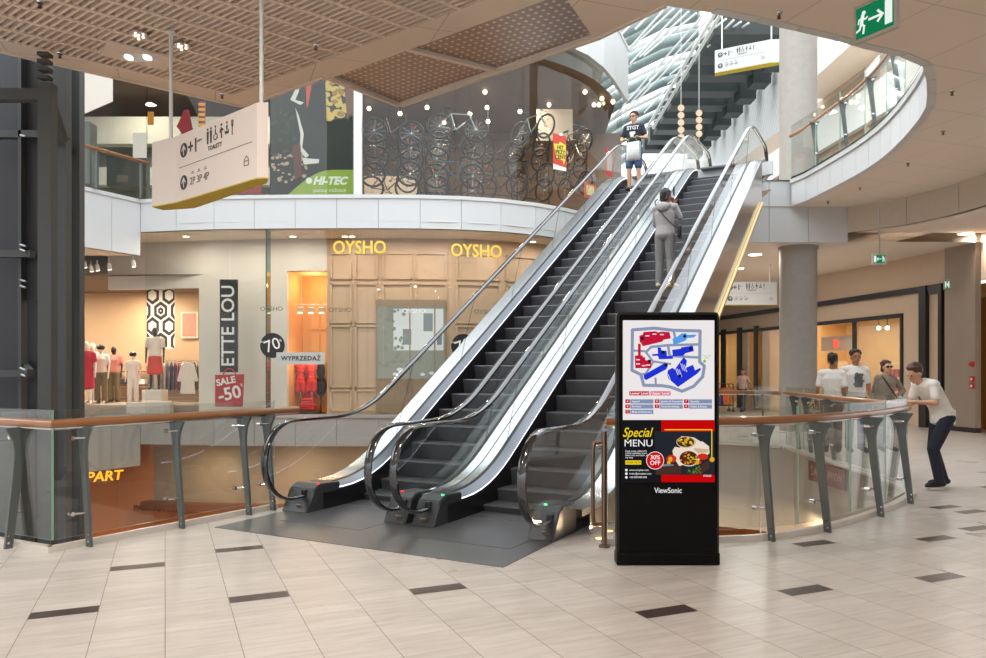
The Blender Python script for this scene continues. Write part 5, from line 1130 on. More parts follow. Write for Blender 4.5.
for px in (905, 770, 740, 700):
    p = wr(px); q = p-RN*3.2; quad(bm, V((p.x, p.y, 0)), V((q.x, q.y, 0)), V((q.x, q.y, 3.6)), V((p.x, p.y, 3.6)))
struct('wall_shop_right', bm, AMB, label='amber lit interior walls of the right shops', cat='wall')
bm = B(); p, q = WR0+RD*9, WR1; p2, q2 = p-RN*3.2, q-RN*3.2; ngon(bm, [V((a.x, a.y, 3.5)) for a in (p, q, q2, p2)]); struct('ceiling_shop_right', bm, MATS['shop_ceiling'], label='pale ceiling inside the right shops', cat='ceiling')
bm = B(); quad(bm, (5, 37, 0), (20, 37, 0), (20, 37, 5.3), (5, 37, 5.3)); struct('wall_far', bm, mat('far_brown_wall', (110, 84, 62), .5, 0, .2, 1), label='brown wall closing the far end of the right gallery', cat='wall')
for px, e in ((715, 70), (735, 70), (770, 80), (800, 80), (835, 110), (870, 90), (893, 80)):
    p = wr(px)-RN*1.5; area('right_shop_lamp', (p.x, p.y, 3.4), .6, e*.42, (1, .86, .66))
# display shelves glimpsed inside
for px, lab in ((830, 'shelf of red goods inside the bright amber shop'), (765, 'shelf of dark goods inside the shop left of the column')):
    p = wr(px)-RN*2.7; t = thing('display_shelf', lab, 'shelf', (p.x, p.y, 0), math.atan2(RD.y, RD.x))
    bm = B()
    for z in (.3, .8, 1.3, 1.8): box(bm, (0, 0, z), (1.8, .4, .04))
    for x in (-.9, .9): box(bm, (x, 0, .95), (.04, .4, 1.9))
    obj('boards', bm, mat('pale_shelf', (206, 186, 160), .5), t)
    bm = B()
    for z in (.32, .82, 1.32):
        for k in range(9): box(bm, (-.8+.2*k, -.05, z+.14), (.13, .25, .26))
    obj('goods', bm, mat('goods_red', (160, 60, 46), .6, 0, .4, 4) if px == 830 else mat('goods_dark', (80, 64, 54), .6, 0, .4, 4), t)
bm = B(); rbox(bm, 822, 853, 2.25, 2.75, -.9, .03); q = obj('entrance_board', bm, mat('white_shop_panel', (216, 200, 180), .5)); tag(q, 'white board above the amber shop entrance', 'board')
bm = B(); rbox(bm, 834, 838, 2.35, 2.62, -.85, .02); q = obj('red_sign', bm, emis('red_shop_sign', (226, 70, 50), 1.6)); tag(q, 'small red sign glowing inside the amber shop', 'sign')
# twin spotlights in the window
p = at(875, 297, wr(875).y); t = thing('window_spotlights', 'pair of spotlights hanging inside the wide shop window', 'lamp', (p.x+.35, p.y+.2, 3.5))
for s in (-.13, .13):
    bm = B(); cyl(bm, (s, 0, 0), (s, 0, -.55), .012, seg=6); ball(bm, (s, 0, -.62), .09, seg=10); l_ = obj('lamp_head', bm, BLACK, t, True); bm = B(); ball(bm, (s-.03, -.05, -.64), .065, seg=10); obj('lens', bm, MATS['spot_lens'], l_)
# stone pier at the far right with fire call points
bm = B(); rbox(bm, 950, 981, 0, 5.0, .1, .16); rbox(bm, 949.8, 981.2, 0, .12, .1, .18, 1)
struct('column_pier', bm, [mat('taupe_pier', (158, 144, 130), .55, 0, .06, 2), mat('dark_skirting', (56, 44, 40), .5)], label='taupe stone pier at the far right of the gallery', cat='pier')
bm = B(); rbox(bm, 981, 1100, 0, ZL, -1.0, .1); struct('wall_right_shop', bm, mat('amber_lit_recess', (200, 150, 84), .6), label='amber recess beyond the stone pier', cat='wall')
REDP = mat('fire_red', (190, 40, 34), .4); RZW = math.atan2(RD.y, RD.x)+PI
def onpier(py): p = wr(972, .285); p = V((p.x, p.y, EYE-(py-HZ)/F*p.y)); return p
for py, lab in ((379, 'upper red fire call point on the stone pier'), (386, 'lower red fire call point on the stone pier')):
    t = thing('fire_call_point', lab, 'fire alarm', onpier(py), RZW); bm = B(); box(bm, (0, 0, 0), (.14, .04, .14), bev=.008); obj('housing', bm, REDP, t); bm = B(); box(bm, (0, -.022, 0), (.06, .008, .06)); obj('pane', bm, VINYLW, t)
t = thing('alarm_sounder', 'red alarm sounder above the fire call points', 'alarm', onpier(364), RZW); bm = B(); cyl(bm, (0, .02, 0), (0, -.06, 0), .07, .05, 16); obj('housing', bm, REDP, t, 'auto')
bm = B(); prism(bm, [(13.9, 9.5, 0), (14.6, -9, 0), (14.6, -9, 5.7), (13.9, 9.5, 5.7)], (.2, 0, 0)); struct('wall_right_near', bm, CRM, label='cream wall closing the right side of the concourse', cat='wall')  # unseen wall added to keep sky light off the right side
bm = B(); box(bm, (8.3, -9, 2.85), (12.6, .2, 5.7)); struct('wall_back_near', bm, CRM, label='cream wall closing the concourse behind the photographer', cat='wall')  # unseen wall added behind the camera to dim the right half
# exit signs
GREEN = emis('exit_green', (22, 122, 78), .6); EXW = emis('exit_white', (236, 246, 238), .62)
def exit_sign(label, c, xd, w, h, depth=.05, hang=0, arrow=1):
    t = thing('exit_sign', label, 'exit sign', c); M = frame((0, 0, 0), xd, (0, 0, 1)); 
    bm = B(); flat(bm, M, rect(-w/2-.02, -h/2-.02, w/2+.02, h/2+.02), -depth, depth); obj('housing', bm, mat('sign_housing', (176, 172, 164), .4), t)
    bm = B(); flat(bm, M, rect(-w/2+.01, -h/2+.01, w/2-.01, h/2-.01), .001, .003); f_ = obj('sign_face', bm, GREEN, t)
    bm = B(); s = arrow; k = h
    flat(bm, M, rect(*sorted((.27*w*s, .45*w*s))[:1], -.36*k, sorted((.27*w*s, .45*w*s))[1], .36*k), .005, .002)
    for q in fatline([(-.12*w*s, 0), (.2*w*s, 0)], .07*k)+fatline([(.1*w*s, .15*k), (.21*w*s, 0), (.1*w*s, -.15*k)], .07*k): flat(bm, M, q, .005, .002)
    ox = -.3*w*s
    flat(bm, M, disc(ox+.03*w*s, .27*k, .065*k, 12), .005, .002)
    for q in fatline([(ox+.0*w, .17*k), (ox-.03*w*s, -.05*k)], .11*k)+fatline([(ox-.02*w*s, -.05*k), (ox+.04*w*s, -.14*k), (ox+.02*w*s, -.34*k)], .06*k)+fatline([(ox-.03*w*s, -.05*k), (ox-.08*w*s, -.2*k), (ox-.15*w*s, -.24*k)], .06*k)+fatline([(ox, .14*k), (ox+.07*w*s, .06*k), (ox+.12*w*s, .1*k)], .045*k)+fatline([(ox, .14*k), (ox-.09*w*s, .1*k), (ox-.11*w*s, -.01*k)], .045*k): flat(bm, M, q, .005, .002)
    obj('pictogram', bm, EXW, f_)
    if hang:
        bm = B(); box(bm, (0, 0, h/2+hang/2), (.02, .02, hang)); obj('hanger', bm, STEEL, t)
    return t
a = at(855, 23, 7.75); xd = V((.49, -.87, 0)); exit_sign('green running man exit sign under the beige ceiling, large and near', (a.x+.215*.49, a.y-.215*.87, 5.10), xd, .42, .33, .05, .38)
exit_sign('small green exit sign hanging from the dropped ceiling near the right shops', at(879.5, 259, 16.2), (1, -.1, 0), .25, .19, .04, .98, -1)
exit_sign('tiny green exit sign fixed beside the dark portal', at(947, 284.5, wr(947).y-.6)+V((0, 0, 0)), (1, 0, 0), .12, .24, .03, 0)

# ================================================================== UPPER RIGHT: beyond the curved balustrade
UR0, UR1 = V((12.4, 15, 0)), V((11.2, 40, 0)); 
def band(name, z0, z1, m, lab, off=0, th=.1):
    bm = B(); a, b_ = UR0+V((off, 0, 0)), UR1+V((off, 0, 0)); prism(bm, [V((a.x, a.y, z0)), V((b_.x, b_.y, z0)), V((b_.x, b_.y, z1)), V((a.x, a.y, z1))], (th, 0, 0)); return struct(name, bm, m, label=lab, cat='wall')
band('wall_upper_right', 6.3, 8.6, mat('dark_upper_shop', (92, 88, 84), .3, 0, .5, .8), 'dark shopfront of the upper right gallery')
band('trim_19', 8.6, 9.3, mat('brown_marble_band', (166, 142, 120), .35, 0, .25, 2), 'brown marble band over the upper right shops', -.1, .2)
band('trim_20', 9.3, 10.4, WHITE, 'white band over the upper right shops', -.3, .4)
band('trim_21', 10.4, 11.2, mat('beige_upper_band', (196, 176, 156), .6), 'beige band over the upper right shops', -.1, .2)
bm = B(); quad(bm, (10.6, 15, 11.2), (16, 15, 11.2), (16, 27, 11.2), (10.6, 27, 11.2)); struct('ceiling_upper_right', bm, BEIGE, label='beige ceiling over the upper right gallery', cat='ceiling')
for y, z, w_ in ((17, 7.2, 1.2), (19, 7.1, 1.0), (21.5, 7.2, 1.4), (24, 7.0, 1.0)):
    bm = B(); box(bm, (12.2-(y-15)*.048, y, z), (.06, w_, .5)); q = obj('lit_showcase', bm, emis('showcase_light', (240, 240, 230), 1.6)); tag(q, 'bright lit showcase in the upper right shopfront', 'showcase', 'lit showcases of the upper right shops')
bm = B(); box(bm, (11.9, 20.2, 7.1), (.08, 1.0, .9)); q = obj('blue_display', bm, mat('blue_poster', (72, 104, 160), .5)); tag(q, 'blue poster in the upper right shopfront', 'poster')
# white side wall of the atrium
m, t_, o_ = nt('white_atrium_cladding'); n_, l_ = t_.nodes, t_.links; b_ = n_.new('ShaderNodeBsdfPrincipled'); l_.new(b_.outputs[0], o_.inputs[0]); tc = n_.new('ShaderNodeTexCoord'); wv = n_.new('ShaderNodeTexWave'); wv.bands_direction = 'DIAGONAL'; wv.inputs['Scale'].default_value = 1.3; wv.inputs['Distortion'].default_value = 3; l_.new(tc.outputs['Object'], wv.inputs[0])
cr_ = n_.new('ShaderNodeMix'); cr_.data_type = 'RGBA'; cr_.inputs[6].default_value = (.80, .84, .86, 1); cr_.inputs[7].default_value = (.93, .95, .96, 1); l_.new(wv.outputs['Fac'], cr_.inputs[0]); l_.new(cr_.outputs[2], b_.inputs['Base Color']); b_.inputs['Roughness'].default_value = .6
bm = B(); quad(bm, (12.6, 24, 6.3), (14.6, 62, 6.3), (14.6, 62, 24), (12.6, 24, 24)); struct('wall_atrium', bm, m, label='tall white clad side wall of the skylit atrium', cat='wall')
# ------------------------------------------------------------------ glass roof of the atrium
GT = mat('grey_green_roof_steel', (132, 146, 146), .4, .2); DKB = mat('dark_roof_joist', (58, 66, 66), .5, .2); WT = mat('white_roof_tube', (232, 236, 236), .35)
k = 0
for i in range(9):
    Y = 31+i*2.35; zr = 15.6+.10*i
    xr = 12.35+(Y-24)/38*2-.05
    bm = B(); box(bm, (xr-1.9, Y, zr), (3.8, .7, .85)); box(bm, (xr-1.9, Y, zr-.5), (3.8, .95, .12)); box(bm, (xr-.45, Y-.1, zr-.55), (.8, .9, .8))
    struct('trim_%d' % (30+i), bm, DKB, label='dark roof joist number %d over the atrium counted from the front' % (i+1), cat='joist')
    for q in range(5):
        bm2 = None
bm = B()
for i in range(8):
    Y = 32.2+i*2.35
    for q in range(3): box(bm, (12.7+(Y-24)/38*2-1-q*1.05, Y, 16.35), (.35, 1.9, .18))
struct('trim_40', bm, mat('grey_roof_slat', (150, 158, 156), .5), label='grey roof slats between the dark joists', cat='slats')
for i in range(15):
    y0 = 46+i*9.5; Y = 30+i*1.7
    p0, p1 = at(592, y0, Y), at(700, y0-50, Y-1.5); bm = B()
    tube(bm, [p0, p0.lerp(p1, .3)+V((0, 0, .35)), p0.lerp(p1, .65)+V((0, 0, .4)), p1], .26 if i % 3 else .16, 8); struct('trim_%d' % (50+i), bm, GT if i % 3 else WT, label='curved grey roof rib number %d on the left of the skylight' % (i+1), cat='rib', smooth=True)
random.seed(9)
for i in range(16):
    bm = B(); x = 628+i*7.5; dx = random.uniform(-8, 8); cyl(bm, at(x+8, 2+i*1.4, 27+.2*i), at(x-84+dx, 100+random.uniform(-12, 22), 46), .045, seg=6); tag(obj('roof_cable', bm, WT), 'thin white tension cable crossing under the skylight', 'cable', 'white roof cables')
bm = B()
for s in (-.16, .16): cyl(bm, at(650+s*20, 128, 40), at(721+s*20, 8, 26), .07, seg=8)
for q in range(14):
    a_ = at(646.8, 128, 40).lerp(at(717.8, 8, 26), q/13); b2 = at(653.2, 128, 40).lerp(at(724.2, 8, 26), (q+.5)/13.5); cyl(bm, a_, b2, .03, seg=5)
tag(obj('roof_truss', bm, WT), 'slender white lattice truss rising diagonally under the skylight', 'truss')
# far end wall of the upper level, dark gallery beyond the escalators
bm = B(); quad(bm, (-6, 50, 6.3), (16, 50, 6.3), (16, 50, 11.5), (-6, 50, 11.5)); struct('wall_upper_far', bm, mat('far_upper_wall', (120, 134, 136), .6, 0, .4, .5), label='grey far wall of the upper gallery', cat='wall')
# beige disc strings
for px, py0, n_, Y, lab in ((681, 108, 5, 24, 'string of beige discs hanging left beyond the escalator top'), (699, 113, 4, 25, 'string of beige discs hanging right beyond the escalator top')):
    t = thing('disc_string', lab, 'decoration', at(px, py0, Y))
    bm = B(); cyl(bm, (0, 0, 9), (0, 0, -n_*.24), .008, seg=5); obj('cord', bm, WT, t)
    for k in range(n_): bm = B(); cyl(bm, (0, -.015, -.23*k), (0, .015, -.23*k), .105, seg=20); obj('disc', bm, mat('beige_disc', (206, 186, 160), .5), t)
# ================================================================== HANGING WAYFINDING SIGNS
SGN = mat('pale_sign_face', (228, 216, 206), .45, 0, .02, 2); SGN2 = mat('white_sign_face', (198, 201, 202), .45, 0, .02, 2); YEL = mat('yellow_sign_edge', (196, 176, 28), .45); INK = mat('dark_sign_ink', (48, 42, 42), .5); INK2 = mat('grey_sign_ink', (96, 84, 80), .5)
def icons(bm, M, x, y, s, z, mi=0):
    def put(P): flat(bm, M, [(x+a*s, y+b_*s) for a, b_ in P], z, .002, mi)
    for ox in (0, .62):                                            # man and woman
        put(disc(ox, .8, .13, 10)); put([(ox-.2, .6), (ox+.2, .6), (ox+.16, .1), (ox+.12, -.6), (ox-.12, -.6), (ox-.16, .1)])
    ox = 1.45; put(disc(ox, .8, .12, 10)); put([(ox-.08, .6), (ox+.08, .6), (ox+.08, .1), (ox-.08, .1)])    # wheelchair
    for k in range(9): a0 = PI*.7+PI*1.3*k/9; a1 = PI*.7+PI*1.3*(k+1)/9; put([(ox+r*math.cos(a), -.15+r*math.sin(a)) for r, a in ((.36, a0), (.36, a1), (.25, a1), (.25, a0))])
    put([(ox+.05, .15), (ox+.35, .1), (ox+.45, -.4), (ox+.34, -.4), (ox+.25, 0), (ox+.05, .02)])
    ox = 2.55; put(disc(ox, .75, .14, 10)); put([(ox-.3, .2), (ox-.05, .55), (ox+.4, .25), (ox+.35, .1), (ox+.05, .25), (ox+.15, -.5), (ox-.05, -.5), (ox-.1, 0), (ox-.3, .05)])
    ox = 3.55; put(disc(ox, .75, .12, 10)); put([(ox-.4, .1), (ox-.3, -.3), (ox+.3, -.3), (ox+.4, .1), (ox+.2, -.05), (ox-.2, -.05)]); put([(ox-.12, .5), (ox+.12, .5), (ox+.1, .05), (ox-.1, .05)])
    ox = 4.5
    for k in range(3): put([(ox-.16+.14*k, .8), (ox-.10+.14*k, .8), (ox-.10+.14*k, .3), (ox-.16+.14*k, .3)])
    put([(ox-.16, .35), (ox+.18, .35), (ox+.06, .1), (ox+.06, -.6), (ox-.06, -.6), (ox-.06, .1)])
def way_sign(label, plan, z0, h, m, rods, ceil_z, a0=.5, small=False, kx=1.0):
    """plan: list of plan points front-left to front-right then back; face between plan[1] and plan[2]"""
    o = V((*plan[0], z0)); t = thing('wayfinding_sign', label, 'sign', o)
    P = [V((x, y, 0))-V((o.x, o.y, 0)) for x, y in plan]
    bm = B(); prism(bm, [p+V((0, 0, .012)) for p in P], (0, 0, h-.012)); obj('sign_box', bm, m, t)
    bm = B(); prism(bm, [p for p in P], (0, 0, .012)); obj('sign_base', bm, YEL, t)
    M = frame(P[1], P[2]-P[1], (0, 0, 1)); w = (P[2]-P[1]).length; f_ = t
    bm = B(); H_ = h
    for cy in (.75, .27): flat(bm, M, disc(.10*w, cy*H_, .105*H_/.775*.8, 24), .002, .002, 0)
    for cy in (.75, .27):
        for q in fatline([(.10*w, cy*H_-.05), (.10*w, cy*H_+.045)], .016)+fatline([(.10*w-.04, cy*H_), (.10*w, cy*H_+.05), (.10*w+.04, cy*H_)], .016): flat(bm, M, q, .0045, .001, 2)
    text(bm, '+1', .22, M @ Matrix.Translation((.225*w, .75*H_, .003)), .001, mi=0, bold=.004); text(bm, 'piętro', .042, M @ Matrix.Translation((.315*w, .81*H_, .003)), .001, mi=1)
    icons(bm, M, 0.42*w, .79*H_, .115, .002, 0); text(bm, 'TOALETY', .07, M @ Matrix.Translation((.51*w, .63*H_, .003)), .001, mi=0, bold=.001)
    flat(bm, M, rect(.03*w, .505*H_, .95*w, .512*H_), .002, .002, 1)
    text(bm, '2P 3P 4P', .12, M @ Matrix.Translation((.31*w, .25*H_, .003)), .001, mi=1)
    for k in range(3): flat(bm, M, rect(.20*w+k*.085*w, .36*H_, .235*w+k*.085*w, .37*H_), .002, .002, 1); flat(bm, M, rect(.21*w+k*.085*w, .385*H_, .23*w+k*.085*w, .395*H_), .002, .002, 1)
    for q in fatline([(.86*w, .22*H_), (.86*w, .30*H_), (.885*w, .345*H_), (.91*w, .30*H_), (.91*w, .22*H_), (.86*w, .22*H_)], .008)+fatline([(.86*w, .28*H_), (.91*w, .28*H_)], .008): flat(bm, M, q, .002, .002, 1)
    obj('sign_print', bm, [INK, INK2, m], t)
    for x, y in rods:
        bm = B(); p = V((x, y, 0))-V((o.x, o.y, 0)); cyl(bm, p+V((0, 0, h)), p+V((0, 0, ceil_z-z0)), .022, seg=10); cyl(bm, p+V((0, 0, ceil_z-z0-.02)), p+V((0, 0, ceil_z-z0)), .06, seg=14); obj('rod', bm, WHITE, t, 'auto')
    return t
way_sign('large pale sign box with toilet pictograms and yellow underside under the slatted ceiling', [(-4.11, 9.16), (-3.71, 8.92), (-2.42, 7.79), (-2.30, 7.78), (-2.375, 7.98), (-3.62, 9.22), (-4.05, 9.34)], 3.55, .78, SGN, [((171-CX)/F*9.13, 9.13), ((261.5-CX)/F*7.90, 7.90)], ZC)
y2 = 24.5; p = lambda px, Y: ((px-CX)/F*Y, Y)
way_sign('white sign box hanging in front of the white atrium wall above the escalators', [p(714.8, 25.7), p(715, 25.6), p(769.5, 24.75), p(780, 24.7), (p(780, 24.7)[0]+.05, 24.95), (p(715, 25.6)[0]+.08, 25.9)], EYE+(HZ-73)/F*25.6, .76, SGN2, [((722-CX)/F*25.7, 25.7), ((772-CX)/F*24.9, 24.95)], 16.0)
way_sign('white sign box hanging under the upper landing left of the round column', [p(724.8, 23.0), p(725, 22.9), p(777, 22.9), p(777.5, 22.95), (p(777, 23)[0], 23.1), (p(725, 23)[0], 23.1)], EYE+(HZ-305)/F*22.9, .70, SGN2, [((732-CX)/F*23, 23), ((770-CX)/F*23, 23)], 4.77)

# ================================================================== DIGITAL SIGNAGE TOTEM
YK = 6.2; SC_ = YK/F
kt = thing('digital_totem', 'tall black digital signage totem showing a mall map and a menu advert', 'digital sign', ((668-CX)*SC_, YK, 0))
kx = lambda px: (px-668)*SC_
kz = lambda py: (565-py)*SC_
KB = mat('totem_black', (14, 14, 15), .4, 0, .04, spec=.15); KF = mat('totem_bezel', (40, 40, 42), .4, .2, spec=.3)
def rrect(x0, y0, x1, y1, r, n=6):
    out = []
    for cx, cy, a0 in ((x1-r, y0+r, -PI/2), (x1-r, y1-r, 0), (x0+r, y1-r, PI/2), (x0+r, y0+r, PI)):
        for k in range(n+1): a = a0+PI/2*k/n; out.append((cx+r*math.cos(a), cy+r*math.sin(a)))
    return out
MK = frame((0, 0, 0), (1, 0, 0), (0, 0, 1))
bm = B(); flat(bm, MK, rrect(kx(616.7), kz(556), kx(719.2), kz(312), .035), -.085, .08); obj('body', bm, KF, kt)
bm = B(); flat(bm, MK, rrect(kx(619.3), kz(555), kx(717), kz(314.5), .02), -.004, .006); face = obj('front_glass', bm, mat('totem_front', (15, 15, 16), .2, 0, .03, spec=.12), kt)
bm = B(); box(bm, (0, .05, .052), (kx(719.4)-kx(616.2), .14, .104), bev=.012); obj('base', bm, KB, kt); 
bm = B(); box(bm, (0, -.022, .05), (kx(717.2)-kx(618.8), .006, .078)); obj('base_plate', bm, mat('totem_front2', (10, 10, 11), .3, spec=.15), kt)
def E(n, c, s=.6): return emis('screen_'+n, c, s)
# upper screen: the map. c(x, y) are zoomed map coordinates (4.7 per pixel from 600, 300)
mc = lambda x, y: (kx(600+x/4.7), kz(300+y/4.7))
scr = [E('white', (240, 235, 234)), E('road', (140, 152, 182)), E('red', (196, 24, 60)), E('blue', (34, 52, 214)), E('sky', (86, 160, 232)), E('pink', (226, 106, 140)), E('ink', (24, 24, 40)), E('green', (132, 190, 30)), E('legend', (132, 146, 180)), E('bright', (250, 250, 250))]
bm = B(); zf = [.0025]
def sh(pts, mi, cv=mc, th=.0006):
    zf[0] += .00005; flat(bm, MK, [cv(*p_) for p_ in pts], zf[0], th, mi)
sh(rect(107, 95, 537, 563), 0)
road = [(152, 140), (255, 132), (345, 142), (470, 145), (468, 290), (490, 310), (482, 360), (440, 405), (385, 428), (330, 408), (290, 402), (205, 400), (192, 350), (150, 330), (152, 140)]
for rd, w_ in ((road, 15), ([(158, 237), (212, 240), (248, 288), (330, 300)], 10), ([(215, 245), (240, 220), (320, 212), (466, 208)], 12), ([(320, 215), (326, 262), (466, 270)], 12), ([(345, 142), (352, 176)], 12), ([(260, 368), (262, 400)], 10), ([(250, 290), (215, 345), (192, 350)], 10)):
    for i in range(len(rd)-1):
        a, b_ = V((*rd[i], 0)), V((*rd[i+1], 0)); d = (b_-a).normalized(); n_ = V((-d.y, d.x, 0))*w_/2
        sh([((a-n_).x, (a-n_).y), ((b_-n_).x, (b_-n_).y), ((b_+n_).x, (b_+n_).y), ((a+n_).x, (a+n_).y)], 1)
    for q in rd: sh(disc(*q, w_/2, 12), 1)
for pg in ([(184, 168), (200, 162), (204, 150), (262, 146), (270, 152), (290, 148), (326, 150), (332, 180), (300, 186), (290, 196), (200, 217), (192, 200), (186, 200)], [(178, 205), (191, 205), (191, 262), (178, 262)], [(163, 260), (200, 260), (200, 268), (212, 268), (212, 282), (240, 284), (240, 320), (165, 320)]): sh(pg, 2)
for pg in ([(340, 182), (362, 172), (380, 158), (402, 155), (410, 163), (455, 162), (440, 176), (410, 178), (402, 190), (345, 212)],): sh(pg, 4)
for pg in ([(270, 222), (285, 224), (288, 236), (312, 238), (314, 262), (342, 264), (342, 276), (276, 278), (272, 262), (244, 262), (244, 254), (272, 252)], [(338, 234), (380, 228), (380, 222), (436, 214), (440, 240), (400, 250), (390, 262), (342, 264)], [(204, 352), (306, 294), (318, 310), (310, 325), (216, 376), (206, 368)], [(318, 330), (340, 318), (350, 326), (392, 268), (408, 284), (402, 318), (436, 304), (446, 330), (470, 318), (474, 326), (456, 346), (366, 408), (338, 384), (322, 372), (316, 352)]): sh(pg, 3)
for x0, y0, x1, y1 in ((376, 296, 398, 330), (352, 318, 372, 352), (300, 340, 312, 372)):
    for q in range(3): 
        a, b_ = (x0+q*9, y0+q*4), (x0+q*9+12, y0+q*4+34); sh([(a[0], a[1]), (a[0]+3, a[1]), (b_[0]+3, b_[1]), (b_[0], b_[1])], 0)
for x, y in ((222, 168), (255, 160), (290, 162), (178, 280), (178, 300), (205, 308), (225, 305)): sh(rect(x-9, y-2.5, x+9, y+2.5), 0)
for x, y in ((198, 180), (397, 170), (295, 246), (425, 229), (310, 305), (231, 287), (374, 356)): sh(disc(x, y, 8, 14), 6)
sh(disc(490, 287, 7, 14), 7)
def tx(s, x, y, size, mi, align='CENTER', bold=0, cv=mc, sx=1, shear=0):
    zf[0] += .00005; a, b_ = cv(x, y); text(bm, s, size/4.7*SC_, MK @ Matrix.Translation((a, b_, zf[0]+.0006)), .0003, align, shear, mi, bold, sx)
tx('YOU ARE', 500, 262, 10, 7); tx('HERE', 500, 272, 10, 7)
sh(rect(137, 428, 231, 448), 2); sh(rect(236, 428, 331, 448), 5); tx('Lower Level', 184, 438, 17, 9, bold=.0004); tx('Upper Level', 283, 438, 17, 9, bold=.0004)
leg = [(118, 466, 'A', 'Apparel'), (118, 490, 'B', 'Footwear'), (118, 515, 'C', 'Music & Electronics'), (256, 466, 'D', 'Jewelry & Accessories'), (256, 490, 'E', 'Home Furnishings'), (393, 466, 'F', 'Specialty'), (393, 490, 'G', 'Health & Beauty')]
for x, y, a_, s in leg:
    sh(rect(x, y, x+22, y+18), 2); sh(rect(x+24, y, x+132, y+20), 8); tx(a_, x+11, y+9, 13, 9); tx(s, x+31, y+10, 11.5, 9, 'LEFT', bold=.0002)
obj('map_screen', bm, scr, face)
# lower screen: the menu advert; coordinates 4.7 per pixel from (600, 430)
m2 = lambda x, y: (kx(600+x/4.7), kz(430+y/4.7))
bm = B(); zf[0] = .0025
ad = [E('ad_black', (26, 26, 28)), E('ad_red', (200, 8, 10)), E('ad_photo', (38, 40, 48)), E('ad_yellow', (246, 216, 30)), E('ad_white', (248, 248, 248)), E('wrap', (236, 222, 204)), E('wrap_shade', (206, 178, 146)), E('board', (70, 50, 42)), E('tomato', (206, 48, 28)), E('herb', (92, 138, 44)), E('corn', (226, 170, 40)), E('bean', (80, 40, 26)), E('steel', (120, 130, 140)), E('badge', (206, 16, 22))]
sh(rect(104, -46, 539, 246), 0, m2); sh(rect(288, -46, 538, 8), 1, m2); sh(rect(288, 208, 538, 244), 1, m2); sh(rect(257, 6, 538, 210), 2, m2)
for q in (rect(303, -4, 527, 0), rect(523, -4, 527, 150)): sh(q, 3, m2)
sh(disc(526, 138, 12, 14), 10, m2)
random.seed(13)
sh([(262, 176), (372, 158), (382, 168), (382, 205), (300, 210), (262, 208)], 7, m2); sh([(470, 168), (512, 140), (514, 178), (480, 204), (440, 206)], 7, m2)
sh([(340, 96), (352, 78), (372, 82), (440, 70), (480, 52), (512, 76), (514, 108), (492, 128), (440, 150), (372, 168), (346, 130)], 5, m2); sh([(360, 50), (384, 28), (440, 34), (500, 70), (512, 90), (440, 84), (380, 86)], 5, m2); sh([(440, 84), (512, 90), (505, 104), (450, 110)], 6, m2)
sh(disc(404, 56, 46, 24, 27), 6, m2); sh(disc(402, 56, 40, 24, 23), 11, m2); sh(disc(418, 130, 50, 24, 40), 5, m2); sh(disc(416, 132, 43, 24, 34), 11, m2)
for cx, cy, rx, ry in ((402, 56, 36, 19), (416, 132, 38, 29)):
    for k in range(34):
        a, r = random.uniform(0, 2*PI), math.sqrt(random.random()); sh(disc(cx+rx*r*math.cos(a), cy+ry*r*math.sin(a), random.uniform(3, 6.5), 7), random.choice((10, 10, 9, 8, 3, 11)), m2)
for cx, cy, rx, ry in ((335, 134, 24, 18), (482, 124, 26, 15), (466, 150, 10, 8)): sh(disc(cx, cy, rx, 18, ry), 8, m2)
sh(disc(330, 136, 10, 12, 12), 10, m2); sh(disc(322, 152, 9, 10), 10, m2); sh(disc(456, 152, 10, 10), 10, m2)
for k in range(26): x, y = random.uniform(410, 470), random.uniform(165, 205); sh([(x, y), (x+random.uniform(-14, 14), y-10), (x+6, y+3)], 9, m2)
sh([(290, 158), (345, 160), (345, 166), (292, 170)], 12, m2)
tx('Special', 172, 12, 62, 3, cv=m2, sx=.8, shear=.35, bold=.0006); tx('MENU', 180, 62, 46, 4, cv=m2, bold=0, sx=1.08)
for i, s in enumerate(('Fresh wraps rolled with', 'grilled vegetables, beans', 'sweet corn and herbs, all', 'day long')): tx(s, 118, 98+10*i, 10.5, 4, 'LEFT', cv=m2)
sh(rect(118, 142, 193, 161), 3, m2); tx('ORDER NOW', 155, 152, 12, 0, cv=m2, bold=.0003)
sh(disc(258, 142, 42, 30), 4, m2); sh(disc(258, 142, 39.5, 30), 13, m2); tx('30%', 258, 128, 28, 4, cv=m2, bold=.0004); tx('OFF', 258, 154, 28, 4, cv=m2, bold=.0004)
for i, s in enumerate(('www.wrapbar.com', 'order@wrapbar.com', '+00 000 000 000')): sh(disc(123, 187+17*i, 6, 10), 4, m2); tx(s, 136, 187+17*i, 12, 4, 'LEFT', cv=m2)
tx('FOOD', 503, 214, 13, 4, cv=m2)
obj('advert_screen', bm, ad, face)
bm = B(); zf[0] = .0025; tx('ViewSonic', 320, 284, 36, 0, cv=m2, bold=.0004, sx=.86); obj('maker_lettering', bm, E('letter', (240, 240, 240), .6), face)

